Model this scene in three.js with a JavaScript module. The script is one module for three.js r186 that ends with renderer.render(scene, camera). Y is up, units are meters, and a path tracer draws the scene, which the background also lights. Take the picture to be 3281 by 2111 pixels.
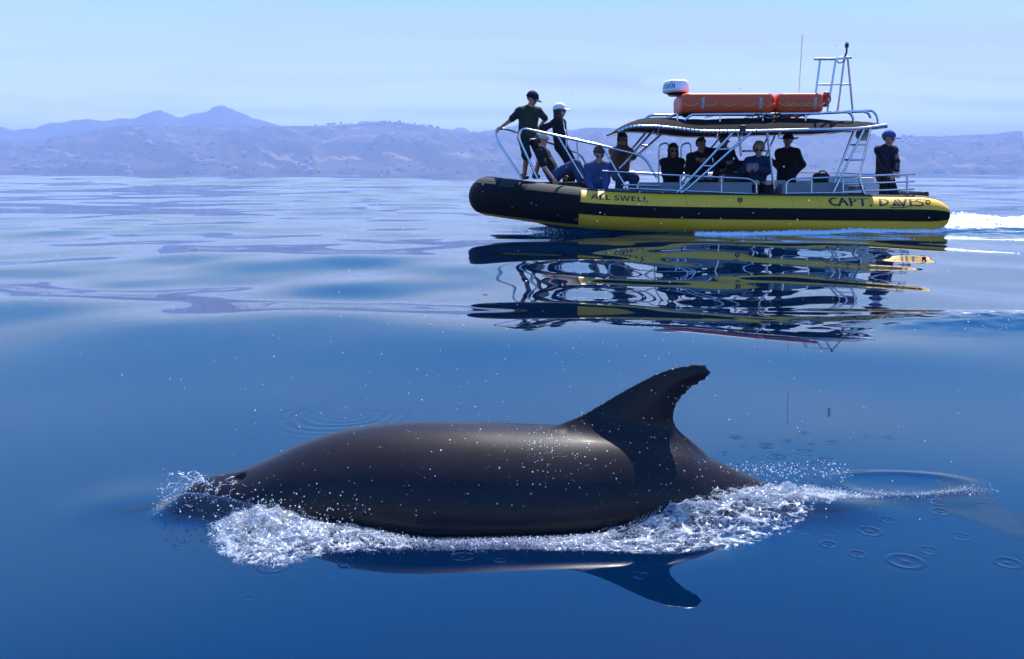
import * as THREE from 'three';
import { mergeGeometries } from 'three/addons/utils/BufferGeometryUtils.js';
import { ImprovedNoise } from 'three/addons/math/ImprovedNoise.js';

const scene = new THREE.Scene();
const renderer = new THREE.WebGLRenderer();
renderer.toneMapping = THREE.LinearToneMapping;
renderer.toneMappingExposure = 2.2;
renderer.shadowMap.enabled = true;

// camera: hand-held over the side of a boat, one metre above the water
const camera = new THREE.PerspectiveCamera(40, 1024 / 659, 0.05, 40000);
camera.position.set(0, 1.0, 0);
camera.rotation.x = -9.79 * Math.PI / 180;

// sun: high, beyond the dolphin and to the right
const sunDir = new THREE.Vector3().setFromSphericalCoords(1, (90 - 57) * Math.PI / 180, Math.PI - 0.34);
const sun = new THREE.DirectionalLight(new THREE.Color(1.0, 0.955, 0.88), 5);
sun.position.copy(sunDir).multiplyScalar(60).add(new THREE.Vector3(2, 0, -10));
sun.target.position.set(2, 0, -10);
sun.castShadow = true;
sun.shadow.mapSize.set(2048, 2048);
Object.assign(sun.shadow.camera, { left: -16, right: 16, top: 16, bottom: -16, near: 1, far: 140 });
scene.add(sun, sun.target);

const N3 = new ImprovedNoise();
const noise = (x, y, z = 0.37) => N3.noise(x, y, z);
function fbm(x, y, z, oct = 4) { let s = 0, a = 0.5; for (let i = 0; i < oct; i++) { s += a * N3.noise(x, y, z); x *= 2.03; y *= 2.03; z = z * 1.7 + 3.1; a *= 0.5; } return s; }
let seed = 20240611;
function rnd() { seed = (seed + 0x6D2B79F5) | 0; let t = Math.imul(seed ^ (seed >>> 15), 1 | seed); t = (t + Math.imul(t ^ (t >>> 7), 61 | t)) ^ t; return ((t ^ (t >>> 14)) >>> 0) / 4294967296; }
const rr = (a, b) => a + (b - a) * rnd();
const clamp = (v, a, b) => Math.min(b, Math.max(a, v));
const lerp = (a, b, t) => a + (b - a) * t;
const sstep = (a, b, x) => { const t = clamp((x - a) / (b - a), 0, 1); return t * t * (3 - 2 * t); };
function curve(points, x) {                       // smooth monotone-in-x interpolation of [x, y] pairs
  const n = points.length;
  if (x <= points[0][0]) return points[0][1];
  if (x >= points[n - 1][0]) return points[n - 1][1];
  let i = 0; while (points[i + 1][0] < x) i++;
  const p1 = points[i], p2 = points[i + 1], p0 = points[Math.max(0, i - 1)], p3 = points[Math.min(n - 1, i + 2)];
  const h = p2[0] - p1[0], t = (x - p1[0]) / h;
  const m1 = i === 0 ? (p2[1] - p1[1]) / h : (p2[1] - p0[1]) / (p2[0] - p0[0]);
  const m2 = i === n - 2 ? (p2[1] - p1[1]) / h : (p3[1] - p1[1]) / (p3[0] - p1[0]);
  const t2 = t * t, t3 = t2 * t;
  return (2 * t3 - 3 * t2 + 1) * p1[1] + (t3 - 2 * t2 + t) * h * m1 + (-2 * t3 + 3 * t2) * p2[1] + (t3 - t2) * h * m2;
}

// sky: pale near the horizon, deep blue overhead, thin pinkish cirrus streaks
{
  const W = 1536, Hh = 768, data = new Float32Array(W * Hh * 4);
  const R = [[-90, .30], [0, .55], [3, .565], [8, .50], [13, .26], [20, .10], [30, .055], [45, .055], [90, .05]];
  const Gn = [[-90, .42], [0, .69], [3, .71], [8, .71], [13, .60], [20, .52], [30, .43], [45, .33], [90, .20]];
  const Bl = [[-90, .62], [0, .90], [3, .95], [8, .99], [13, 1.14], [20, 1.38], [30, 1.48], [45, 1.22], [90, .78]];
  for (let j = 0; j < Hh; j++) {
    const el = ((j + 0.5) / Hh - 0.5) * 180, through = Math.exp(-0.00033 * Math.min(4600, 250 / Math.tan(Math.max(el, 0.5) * Math.PI / 180)));
    const c = [curve(R, el), curve(Gn, el), curve(Bl, el)].map((v, k) => Math.max(0.01, v - (1 - through) * [.19, .29, .68][k]) / through / 2.2);   // the sky above the haze layer, which adds its own light
    const y = Math.sin(el * Math.PI / 180), hz = Math.cos(el * Math.PI / 180);
    for (let i = 0; i < W; i++) {
      const az = ((i + 0.5) / W - 0.5) * 2 * Math.PI, x = Math.cos(az) * hz, z = Math.sin(az) * hz;
      let cl = 0; const cw = 0.7;
      if (el > 0.5) {                             // cirrus on a plane far overhead, drawn out along x
        const t = 1 / (y + 0.06), px = x * t, pz = z * t;
        const warp = fbm(px * 0.35 + 5, pz * 0.7, 1.3, 3);
        const v = fbm(px * 0.28 + warp * 0.8, pz * 1.15 + warp * 1.6 + px * 0.22, 7.7, 5);
        const big = fbm(px * 0.16 - 2.2, pz * 0.3 + 1.7, 2.2, 3);
        cl = sstep(-0.16, 0.24, v) * (0.3 + 0.7 * sstep(-0.2, 0.14, big)) * sstep(0.5, 5, el) * (1 - 0.88 * sstep(9.5, 17, el));
      }
      const d = Math.max(0, x * sunDir.x + y * sunDir.y + z * sunDir.z), glow = 0.05 * Math.pow(d, 8) + 0.2 * Math.pow(d, 60);
      const o = (j * W + i) * 4;
      data[o] = lerp(c[0], .325, cl * cw) + glow; data[o + 1] = lerp(c[1], .38, cl * cw) + glow; data[o + 2] = lerp(c[2], .455, cl * cw) + glow * .9; data[o + 3] = 1;
    }
  }
  const sky = new THREE.DataTexture(data, W, Hh, THREE.RGBAFormat, THREE.FloatType);
  sky.mapping = THREE.EquirectangularReflectionMapping; sky.magFilter = THREE.LinearFilter; sky.wrapS = THREE.RepeatWrapping; sky.needsUpdate = true;
  scene.background = sky; scene.environment = sky;
}
// marine haze
scene.fog = new THREE.FogExp2(new THREE.Color().setRGB(0.35, 0.52, 1.0), 0.00033);

// ---- helpers -------------------------------------------------------------
const taken = {};
function numbered(name) { const n = taken[name] = (taken[name] ?? -1) + 1; return n ? name + '_' + String(n).padStart(3, '0') : name; }
function shadow(o) { o.castShadow = true; o.receiveShadow = true; return o; }
function part(name, geometry, m, parent) { const o = shadow(new THREE.Mesh(geometry, m)); o.name = name; parent.add(o); return o; }
function thing(name, label, category, pos = [0, 0, 0], group) {
  const o = new THREE.Group(); o.name = numbered(name); o.position.set(...pos); scene.add(o);
  o.userData = { label, category }; if (group) o.userData.group = group; return o;
}
function structure(name, o) { o.name = name; o.userData.kind = 'structure'; scene.add(o); return shadow(o); }
const lin = (r, g, b) => new THREE.Color().setRGB(r, g, b);
const mat = (c, roughness = 0.6, extra = {}) => new THREE.MeshPhysicalMaterial({ color: Array.isArray(c) ? lin(...c) : c, roughness, ...extra });

// a graded list of coordinates: [to, step] pairs, the step growing towards each one
function graded(start, pieces) {
  const out = [start]; let x = start, s = pieces[0][1];
  for (const [to, step, grow = 0] of pieces) {
    const dir = Math.sign(to - x);
    while ((to - x) * dir > 1e-6) { s = grow ? Math.max(step, Math.abs(x) * grow) : step; x += dir * s; if ((to - x) * dir < s * 0.4) x = to; out.push(x); }
  }
  return out;
}

// signed field -> smooth mesh (surface nets on a box of cells)
function surfaceNet(f, lo, hi, cell) {
  const n = [0, 1, 2].map((k) => Math.max(2, Math.ceil((hi[k] - lo[k]) / cell) + 1));
  const [nx, ny, nz] = n, v = new Float32Array(nx * ny * nz);
  for (let k = 0, o = 0; k < nz; k++) for (let j = 0; j < ny; j++) for (let i = 0; i < nx; i++, o++) v[o] = f(lo[0] + i * cell, lo[1] + j * cell, lo[2] + k * cell);
  const at = new Int32Array(nx * ny * nz).fill(-1), pos = [], idx = [];
  const id = (i, j, k) => i + nx * (j + ny * k);
  for (let k = 0; k < nz - 1; k++) for (let j = 0; j < ny - 1; j++) for (let i = 0; i < nx - 1; i++) {
    let mask = 0, cnt = 0, sx = 0, sy = 0, sz = 0; const c = [];
    for (let q = 0; q < 8; q++) { const val = v[id(i + (q & 1), j + ((q >> 1) & 1), k + (q >> 2))]; c.push(val); if (val < 0) mask |= 1 << q; }
    if (mask === 0 || mask === 255) continue;
    for (let a = 0; a < 8; a++) for (let ax = 0; ax < 3; ax++) {
      const b = a | (1 << ax); if (b === a) continue;
      if ((c[a] < 0) === (c[b] < 0)) continue;
      const t = c[a] / (c[a] - c[b]);
      sx += (a & 1) + (ax === 0 ? t : 0); sy += ((a >> 1) & 1) + (ax === 1 ? t : 0); sz += (a >> 2) + (ax === 2 ? t : 0); cnt++;
    }
    at[id(i, j, k)] = pos.length / 3;
    pos.push(lo[0] + (i + sx / cnt) * cell, lo[1] + (j + sy / cnt) * cell, lo[2] + (k + sz / cnt) * cell);
  }
  const quad = (a, b, c, d, flip) => { if (a < 0 || b < 0 || c < 0 || d < 0) return; if (flip) idx.push(a, c, b, a, d, c); else idx.push(a, b, c, a, c, d); };
  for (let k = 1; k < nz - 1; k++) for (let j = 1; j < ny - 1; j++) for (let i = 1; i < nx - 1; i++) {
    const s = v[id(i, j, k)] < 0;
    if (s !== v[id(i + 1, j, k)] < 0) quad(at[id(i, j - 1, k - 1)], at[id(i, j, k - 1)], at[id(i, j, k)], at[id(i, j - 1, k)], !s);
    if (s !== v[id(i, j + 1, k)] < 0) quad(at[id(i - 1, j, k - 1)], at[id(i - 1, j, k)], at[id(i, j, k)], at[id(i, j, k - 1)], !s);
    if (s !== v[id(i, j, k + 1)] < 0) quad(at[id(i - 1, j - 1, k)], at[id(i, j - 1, k)], at[id(i, j, k)], at[id(i - 1, j, k)], !s);
  }
  const nor = new Float32Array(pos.length), e = cell * 0.6;
  for (let p = 0; p < pos.length; p += 3) {
    const x = pos[p], y = pos[p + 1], z = pos[p + 2];
    let a = f(x + e, y, z) - f(x - e, y, z), b = f(x, y + e, z) - f(x, y - e, z), c = f(x, y, z + e) - f(x, y, z - e); const l = Math.hypot(a, b, c) || 1;
    nor[p] = a / l; nor[p + 1] = b / l; nor[p + 2] = c / l;
  }
  const g = new THREE.BufferGeometry();
  g.setAttribute('position', new THREE.Float32BufferAttribute(pos, 3)); g.setAttribute('normal', new THREE.BufferAttribute(nor, 3)); g.setIndex(idx);
  return g;
}

// ---- sea -----------------------------------------------------------------
// wave trains: wavelength (m), heading (radians from the line of sight), slope, phase
const trains = [
  [11.5, 0.25, 0.010, 1.1], [8.2, -0.35, 0.012, 4.0], [5.6, 0.10, 0.014, 2.3], [4.1, -0.62, 0.013, 0.4], [3.1, 0.55, 0.014, 5.2],
  [2.35, -0.28, 0.015, 3.3], [1.8, 0.80, 0.013, 0.9], [1.42, -0.85, 0.012, 2.7], [1.1, 0.35, 0.010, 4.6], [0.83, -0.6, 0.007, 1.9], [0.61, 0.9, 0.004, 3.9],
].map(([L, a, s, ph]) => { const k = 2 * Math.PI / L; return { L, kx: k * Math.sin(a), kz: k * Math.cos(a), A: s / k, ph }; });
const farTrains = [];
for (let i = 0; i < 26; i++) { const L = 2.2 * Math.pow(1.21, i) * rr(0.9, 1.1), a = rr(-0.9, 0.9), k = 2 * Math.PI / L; farTrains.push({ L, kx: k * Math.sin(a), kz: k * Math.cos(a), A: Math.min(0.05, 0.013 / k), ph: rr(0, 6.28) }); }
const ringSpots = [[...[-0.131, -2.27], .030, .0022], [...[-0.082, -2.295], .018, .0018], [...[-0.03, -2.238], .016, .0018], [...[-0.234, -2.257], .026, .0012], [...[-0.432, -2.196], .014, .0016], [...[-0.63, -2.015], .015, .0014], [...[-0.616, -2.204], .040, .0014], [...[0.91, -2.251], .022, .002], [...[1.017, -2.204], .042, .0018], [...[1.274, -2.191], .032, .0017], [...[0.856, -2.312], .022, .0022], [...[1, -2.397], .030, .002], [...[1.289, -2.614], .022, .0018], [...[1.264, -2.541], .026, .0018], [...[1.083, -2.475], .022, .0014], [...[1.236, -2.358], .026, .0012], [...[0.853, -3.33], .022, .0015], [...[0.934, -3.211], .030, .0015], [...[1.031, -3.27], .022, .0012], [...[1.05, -3.129], .034, .0015], [...[1.19, -3.243], .026, .0015], [...[1.124, -3.376], .020, .0012], [...[1.351, -3.33], .020, .0014], [...[1.425, -3.314], .024, .0016], [...[1.094, -3.032], .034, .0013], [...[0.936, -3.08], .030, .0014], [...[0.96, -2.985], .026, .0015], [...[-0.967, -3.164], .014, .0014], [...[-0.625, -3.698], .010, .0014], [...[-0.845, -4.339], .022, .0014], [...[0.325, -2.133], .020, .001], [...[0.047, -2.29], .012, .0014]];
for (let i = 0; i < 22; i++) { const a = rnd() < .65 ? [rr(.55, 1.15), rr(-3.35, -2.95)] : [rr(.8, 1.75), rr(-2.6, -2.25)]; ringSpots.push([a[0], a[1], rr(.010, .026), rr(.0008, .0016)]); }                              // fallen drops: [x, z, radius, height]
const dolphinZ = -2.73;
function wave(x, z, cell) {
  const d = Math.hypot(x, z), near = 1 - sstep(14, 34, d);
  let h = 0;
  if (near > 0.001) {
    const gust = 0.62 + 0.75 * sstep(-0.35, 0.45, noise(x * 0.13 + 3.3, z * 0.11));
    const bend = 0.9 * noise(x * 0.21, z * 0.21);
    const calm = lerp(0.40, 1.5, sstep(3.8, 7, d));
    for (const w of trains) { const fade = 1 - sstep(w.L / 5, w.L / 2.2, cell); if (fade > 0) h += near * fade * gust * (w.L > 2.6 ? 1 : w.L < 1.2 ? calm * .55 : calm) * w.A * Math.sin(w.kx * x + w.kz * z + w.ph + bend * (1 + 0.3 * w.ph)); }
  }
  if (near < 0.999) {
    const farGust = 0.45 + 1.1 * sstep(-0.35, 0.4, noise(x * 0.03, z * 0.012) + 0.5 * noise(x * 0.008, z * 0.004, 4));
    for (const w of farTrains) { const fade = 1 - sstep(w.L / 4, w.L / 2, cell); if (fade > 0) {  h += (1 - near) * fade * farGust * w.A * Math.sin(w.kx * x + w.kz * z + w.ph); } }
  }
  // a low swell whose crest runs across the view a few metres beyond the dolphin
  const c = z + 5.55 - 0.16 * x + 0.22 * noise(x * 0.35, 1.5);
  h += 0.056 * Math.exp(-c * c / 1.15);
  return h;
}
const gauss = (d, w) => Math.exp(-d * d / (w * w));
const headX = -0.96, tailPool = [1.25, -2.784], wash = [3.306, -5.88], bigRing = [-0.718, -3.711];
function local(x, z) {                             // water pushed about by the dolphin, fallen drops and the boat
  let h = 0;
  if (z > -4.2 && z < -1.8 && x > -2 && x < 2.4) {
    const along = sstep(-1.10, -.98, x) * sstep(-.48, -.93, x);
    h += .052 * along * gauss(z + 2.62 - (x - headX) * .24, .065) + .007 * sstep(-1.45, -1.2, x) * sstep(-.9, -1.1, x) * gauss(z + 2.72, .16);
    h -= .036 * sstep(-.5, -.2, x) * sstep(.75, .35, x) * gauss(z + 2.44, .14);
    h += .026 * sstep(.2, .5, x) * sstep(1.2, .85, x) * gauss(z + 2.58, .10);
    const ex = (x - tailPool[0]) / .205, ez = (z - tailPool[1]) / .115, e = Math.hypot(ex, ez); h += (.0026 + .002 * noise(x * 5, z * 9)) * gauss(e - 1 + .12 * noise(x * 4, z * 7, 2), .2) - .004 * gauss(e, .7);
    const b = Math.hypot(x - bigRing[0], (z - bigRing[1]) * 1.0); if (b < .5) h += .0004 * Math.cos(2 * Math.PI * (b + .02 * noise(x * 6, z * 6)) / .055) * gauss(b - .2, .12);
    for (const [rx, rz, r, a] of ringSpots) { const d = Math.hypot(x - rx, z - rz); if (d < r * 1.9) h += a * .62 * Math.cos(2 * Math.PI * (d - r) / (r * .52 + .006)) * gauss(d - r, r * .34) + a * 2.2 * gauss(d, r * .22) - a * 1.2 * gauss(d, r * .5); }
  }
  const wx = x - wash[0], wz = z - wash[1];
  if (Math.abs(wx) < 3.2 && Math.abs(wz) < 2.4) { const m = gauss(wx, .95) * gauss(wz, .42); h += .085 * m + m * (.016 * noise(x * 7, z * 7, 2) + .006 * noise(x * 18, z * 18, 5)) + .02 * gauss(wz + .55 - .1 * wx, .16) * gauss(wx, 1.1); }
  if (x > 1.5 && z < -12.5 && z > -24) {           // disturbed water round the stern and in the wake
    const m = sstep(6.5, 8.2, x) * gauss(z + 17.2, 2.2) + .55 * sstep(2.5, 5, x) * gauss(z + 15.4, .7) + .4 * gauss(x - 0.4, .5) * gauss(z + 15.9, .5);
    if (m > .01) h += m * (.05 * noise(x * .9, z * 1.3, 3) + .03 * noise(x * 2.3, z * 3.1, 7) + .012 * noise(x * 6, z * 7, 1));
  }
  return h;
}
const seaHeight = (x, z, cell = 0.01) => wave(x, z, cell) + local(x, z);

const waterMat = mat([0.90, 0.96, 1.0], 0.0, { ior: 1.6, transmission: 1, thickness: 1 });
function seaPatch(xs, zs, skip) {
  const nx = xs.length, nz = zs.length, pos = new Float32Array(nx * nz * 3), nor = new Float32Array(nx * nz * 3), idx = [];
  for (let j = 0; j < nz; j++) {
    const cell = Math.abs(zs[Math.min(nz - 1, j + 1)] - zs[Math.max(0, j - 1)]) / 2;
    for (let i = 0; i < nx; i++) { const o = (j * nx + i) * 3; pos[o] = xs[i]; pos[o + 1] = seaHeight(xs[i], zs[j], Math.max(cell, 0.35 * Math.abs(xs[Math.min(nx - 1, i + 1)] - xs[i]))); pos[o + 2] = zs[j]; }
  }
  const H = (i, j) => pos[(j * nx + i) * 3 + 1];
  for (let j = 0; j < nz; j++) for (let i = 0; i < nx; i++) {
    const i0 = Math.max(0, i - 1), i1 = Math.min(nx - 1, i + 1), j0 = Math.max(0, j - 1), j1 = Math.min(nz - 1, j + 1);
    const dx = (H(i1, j) - H(i0, j)) / (xs[i1] - xs[i0]), dz = (H(i, j1) - H(i, j0)) / (zs[j1] - zs[j0]), l = Math.hypot(dx, 1, dz), o = (j * nx + i) * 3;
    nor[o] = -dx / l; nor[o + 1] = 1 / l; nor[o + 2] = -dz / l;
  }
  for (let j = 0; j < nz - 1; j++) for (let i = 0; i < nx - 1; i++) {
    if (skip && skip(xs[i], xs[i + 1], zs[j], zs[j + 1])) continue;
    const a = j * nx + i, b = a + 1, c = a + nx, d = c + 1; idx.push(a, b, c, b, d, c);   // z falls with j
  }
  const g = new THREE.BufferGeometry();
  g.setAttribute('position', new THREE.BufferAttribute(pos, 3)); g.setAttribute('normal', new THREE.BufferAttribute(nor, 3)); g.setIndex(idx);
  return g;
}
{
  const sea = new THREE.Group(); structure('sea', sea);
  const neg = (a) => a.slice(1).map((v) => -v).reverse();
  const right = graded(0, [[9, 0.07], [9000, 0.07, 0.05]]);
  const xs = [...neg(right), ...right];
  const zs = graded(4, [[-1.5, 0.15], [-4.4, 0.06], [-9, 0.035], [-20, 0.05], [-60, 0.05, 0.006], [-9500, 0.3, 0.022]]);
  const nearest = (a, v) => a.reduce((p, q) => (Math.abs(q - v) < Math.abs(p - v) ? q : p));
  const xa = nearest(xs, -1.75), xb = nearest(xs, 2.1), za = nearest(zs, -1.92), zb = nearest(zs, -3.78);
  part('sea_surface', seaPatch(xs, zs, (x0, x1, z0, z1) => x0 > xa - .001 && x1 < xb + .001 && z0 < za + .001 && z1 > zb - .001), waterMat, sea);
  const even = (a, b, s) => { const n = Math.round(Math.abs(b - a) / s), o = []; for (let i = 0; i <= n; i++) o.push(lerp(a, b, i / n)); return o; };
  part('sea_surface', seaPatch(even(xa, xb, .0055), even(za, zb, .0055)), waterMat, sea);   // finely divided round the dolphin
  const deep = new THREE.PlaneGeometry(19000, 19000).rotateX(-Math.PI / 2); deep.translate(0, -40, 0);
  structure('deep_water', new THREE.Mesh(deep, mat([0.0, 0.017, 0.064], 1, { specularIntensity: 0 })));
}

// ---- coast: hills 2.6 to 3.6 km off, mountains farther behind --------------
// skyline as [x / distance, height / distance]
const ridgeLine = [[-.80, .022], [-0.5542, 0.0342], [-0.5218, 0.0342], [-0.4840, 0.0423], [-0.4420, 0.0473], [-0.4186, 0.0514], [-0.3679, 0.0505], [-0.2940, 0.0514], [-0.2294, 0.0505], [-0.1694, 0.0527], [-0.1462, 0.0550], [-0.1094, 0.0523], [-0.0771, 0.0482], [-0.0541, 0.0446], [-0.0263, 0.0442], [0.0014, 0.0473], [0.0614, 0.0460], [0.0822, 0.0487], [0.1168, 0.0478], [0.1862, 0.0442], [0.2603, 0.0423], [0.3064, 0.0451], [0.3478, 0.0473], [0.3757, 0.0451], [0.3991, 0.0396], [0.4315, 0.0396], [0.4777, 0.0405], [0.5192, 0.0423], [0.5531, 0.0446], [.55, .036], [.8, .03]];
const mountainLine = [[-.8, .034], [-0.6088, 0.0433], [-0.5527, 0.0494], [-0.5414, 0.0471], [-0.5182, 0.0482], [-0.4947, 0.0532], [-0.4550, 0.0586], [-0.4413, 0.0570], [-0.4203, 0.0602], [-0.4089, 0.0581], [-0.3947, 0.0640], [-0.3801, 0.0694], [-0.3693, 0.0649], [-0.3557, 0.0622], [-0.3440, 0.0646], [-0.3300, 0.0680], [-0.3174, 0.0718], [-0.3068, 0.0709], [-0.2933, 0.0660], [-0.2752, 0.0597], [-0.2547, 0.0527], [-0.2296, 0.0464], [-0.1374, 0.0378], [-0.0725, 0.0464], [-0.0587, 0.0482], [-0.0402, 0.0451], [-0.0171, 0.0487], [0.0083, 0.0523], [0.0245, 0.0491], [0.0430, 0.0455], [0.0662, 0.0365], [0.2330, 0.0297], [.6, .02], [.8, .02]];
const shoreZ = -2600, ridgeZ = -3500;
function hillHeight(u, t) {                        // u: x / distance; t: 0 at the shore, 1 at the ridge
  const r = -lerp(shoreZ, ridgeZ, t), top = curve(ridgeLine, u) * -ridgeZ;
  const gully = fbm(u * 26 + 0.6 * noise(u * 8, t * 2), t * 2.2 + 4, 1.1, 4), fine = fbm(u * 90, t * 14, 5.5, 3);
  const prof = t < 1 ? Math.pow(t, 0.8) * (0.82 + 0.18 * t) + 0.22 * Math.sin(Math.PI * Math.min(1, t)) * (0.35 + gully * 2.0) : 1 - (t - 1) * 1.5;
  return Math.max(0.3, 2 + (top - 2) * prof + fine * 7 * (t < 1 ? 1 : .3) * Math.min(1, 6 * t)) - (t <= 0 ? 3 : 0);
}
function hillPoint(u, t) { const z = lerp(shoreZ, ridgeZ, t); return [u * -z, hillHeight(u, t), z]; }
function grid(nu, nt, point, color) {
  const pos = [], col = [], idx = [];
  for (let j = 0; j <= nt; j++) for (let i = 0; i <= nu; i++) { const p = point(i / nu, j / nt); pos.push(...p); col.push(...color(i / nu, j / nt, p)); }
  for (let j = 0; j < nt; j++) for (let i = 0; i < nu; i++) { const a = j * (nu + 1) + i, b = a + 1, c = a + nu + 1, d = c + 1; idx.push(a, b, c, b, d, c); }
  const g = new THREE.BufferGeometry(); g.setAttribute('position', new THREE.Float32BufferAttribute(pos, 3)); g.setAttribute('color', new THREE.Float32BufferAttribute(col, 3)); g.setIndex(idx); g.computeVertexNormals(); return g;
}
{
  const scrub = [.016, .018, .014], dry = [.085, .066, .050], earth = [.19, .145, .105];
  const g = grid(760, 70, (a, b) => hillPoint(lerp(-.8, .8, a), b * 1.25), (a, b) => {
    const u = lerp(-.8, .8, a), m = sstep(-0.10, 0.20, fbm(u * 30 + 2 * noise(u * 12, b * 5), b * 8, 2.5, 5) + .25 * noise(u * 9, b * 2.5, 7)), s = sstep(0.27, 0.33, fbm(u * 30 + 9, b * 16 + u * 20, 8.5, 4));
    return [0, 1, 2].map((k) => lerp(lerp(scrub[k], dry[k], m * .75), earth[k], s));
  });
  structure('hills', new THREE.Mesh(g, mat(0xffffff, 1, { vertexColors: true })));
  const m = grid(420, 14, (a, b) => { const u = lerp(-.8, .8, a), z = lerp(-3900, -4400, b); return [u * -z, Math.max(1, curve(mountainLine, u) * 4400 * (b < .92 ? Math.pow(b / .92, .7) : 1 - (b - .92) * 3) + 26 * fbm(u * 60, b * 6, 3, 4) * b), z]; }, () => [.07, .075, .05]);
  structure('mountains', new THREE.Mesh(m, mat(0xffffff, 1, { vertexColors: true })));
  // scrub and garden trees that read as one mottled cover on the slopes
  const tuft = new THREE.IcosahedronGeometry(1, 1); { const p = tuft.attributes.position; for (let i = 0; i < p.count; i++) { const s = 1 + .5 * noise(p.getX(i) * 2.1, p.getY(i) * 2.1, p.getZ(i) * 2.1 + 9); p.setXYZ(i, p.getX(i) * s, p.getY(i) * s * .8, p.getZ(i) * s); } tuft.computeVertexNormals(); }
  const bushes = new THREE.InstancedMesh(tuft, mat([.018, .021, .016], 1), 380), M = new THREE.Matrix4(), q = new THREE.Quaternion();
  for (let i = 0; i < 380; i++) {
    let u, t; do { u = rr(-.62, .62); t = Math.pow(rnd(), 1.3) * 1.02; } while (fbm(u * 18, t * 5, 4.2, 3) < -.02 && rnd() < .75);
    const p = hillPoint(u, t), s = rr(1.6, 4.5); M.compose(new THREE.Vector3(p[0], p[1] + s * .3, p[2]), q, new THREE.Vector3(s * rr(.9, 1.8), s, s)); bushes.setMatrixAt(i, M);
  }
  bushes.name = 'hillside_scrub'; bushes.userData = { kind: 'stuff', label: 'dark scrub dotted over the hazy coastal hillside', category: 'scrub' }; scene.add(shadow(bushes));
}

// houses on the slopes and trees along the ridge
{
  const tones = [[.72, .68, .62], [.80, .79, .76], [.60, .52, .44], [.72, .62, .54]].map((c) => mat(c, .8)), roofs = [[.22, .09, .06], [.20, .18, .17], [.34, .27, .22]].map((c) => mat(c, .9)), glass = mat([.03, .04, .05], .1);
  const wall = new THREE.BoxGeometry(1, 1, 1).translate(0, .5, 0);
  const roof = (() => { const g = new THREE.BufferGeometry(), v = [-.56, 1, .6, .56, 1, .6, .56, 1, -.6, -.56, 1, -.6, -.3, 1.45, 0, .3, 1.45, 0], i = [0, 1, 5, 0, 5, 4, 1, 2, 5, 2, 3, 4, 2, 4, 5, 3, 0, 4, 0, 3, 2, 0, 2, 1]; g.setAttribute('position', new THREE.Float32BufferAttribute(v, 3)); g.setIndex(i); const n = g.toNonIndexed(); n.computeVertexNormals(); return n; })();
  const pane = new THREE.BoxGeometry(.13, .3, .02).translate(0, .5, .5);
  const put = (u, t, w, h, d, tone, rf, label, group) => {
    const p = hillPoint(u, t), o = thing('house', label, 'house', [p[0], p[1] - 2, p[2]], group);
    o.rotation.y = Math.atan2(-p[0], -p[2]) * .6 + rr(-.3, .3);
    const b = part('wall', wall, tone, o); b.scale.set(w, h + 2, d); const r = part('roof', roof, rf, o); r.scale.set(w, h + 2, d);
    for (const x of [-.3, 0, .3]) { const q = part('window', pane, glass, o); q.scale.set(w, h + 2, d * 1.004); q.position.x = x * w; }
  };
  const L = ['pale house among the scrub on the hazy coastal hillside', 'houses on the hazy hillside'];
  for (let i = 0; i < 120; i++) { let u, t; do { u = rr(-.56, .56); t = Math.pow(rnd(), 1.5) * .98; } while (fbm(u * 14 + 3, t * 4, 9.2, 3) < -.03); put(u, t, rr(8, 20), rr(4, 7.5), rr(8, 12), tones[rnd() * 4 | 0], roofs[rnd() * 3 | 0], ...L); }
  put(-.345, .11, 16, 13, 14, tones[1], roofs[1], 'white tower block above the shore on the hazy hillside'); put(-.328, .10, 44, 7, 14, tones[1], roofs[1], 'long white building above the shore beside the tower block');
  const leaf = mat([.040, .050, .030], 1), bark = mat([.06, .05, .04], 1);
  const crown = (() => { const g = []; for (let i = 0; i < 26; i++) { const q = new THREE.IcosahedronGeometry(rr(.10, .24), 0), a = rr(0, 6.28), r = .42 * Math.sqrt(rnd()); q.scale(1, .8, 1); q.rotateY(a); q.translate(Math.cos(a) * r, .45 + rr(0, .5) * (1 - r), Math.sin(a) * r); g.push(q); } return mergeGeometries(g); })();
  const trunk = new THREE.CylinderGeometry(.02, .04, .6, 6).translate(0, .3, 0);
  for (let i = 0; i < 64; i++) { const u = i < 46 ? rr(-.20, -.075) : rr(-.33, .45), t = rr(.96, 1.0), p = hillPoint(u, t), o = thing('tree', 'small dark tree on the hazy skyline of the coastal hill', 'tree', [p[0], p[1] - .6, p[2]], 'trees along the hill skyline'); const s = rr(5, 12); o.scale.set(s * rr(.7, 1.3), s, s); o.rotation.y = rr(0, 6); part('trunk', trunk, bark, o); part('crown', crown, leaf, o); }
}

// ---- dolphin --------------------------------------------------------------
const dolphin = thing('dolphin', 'dark wet dolphin arching through the calm blue water', 'dolphin', [0, 0, dolphinZ]);
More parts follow.
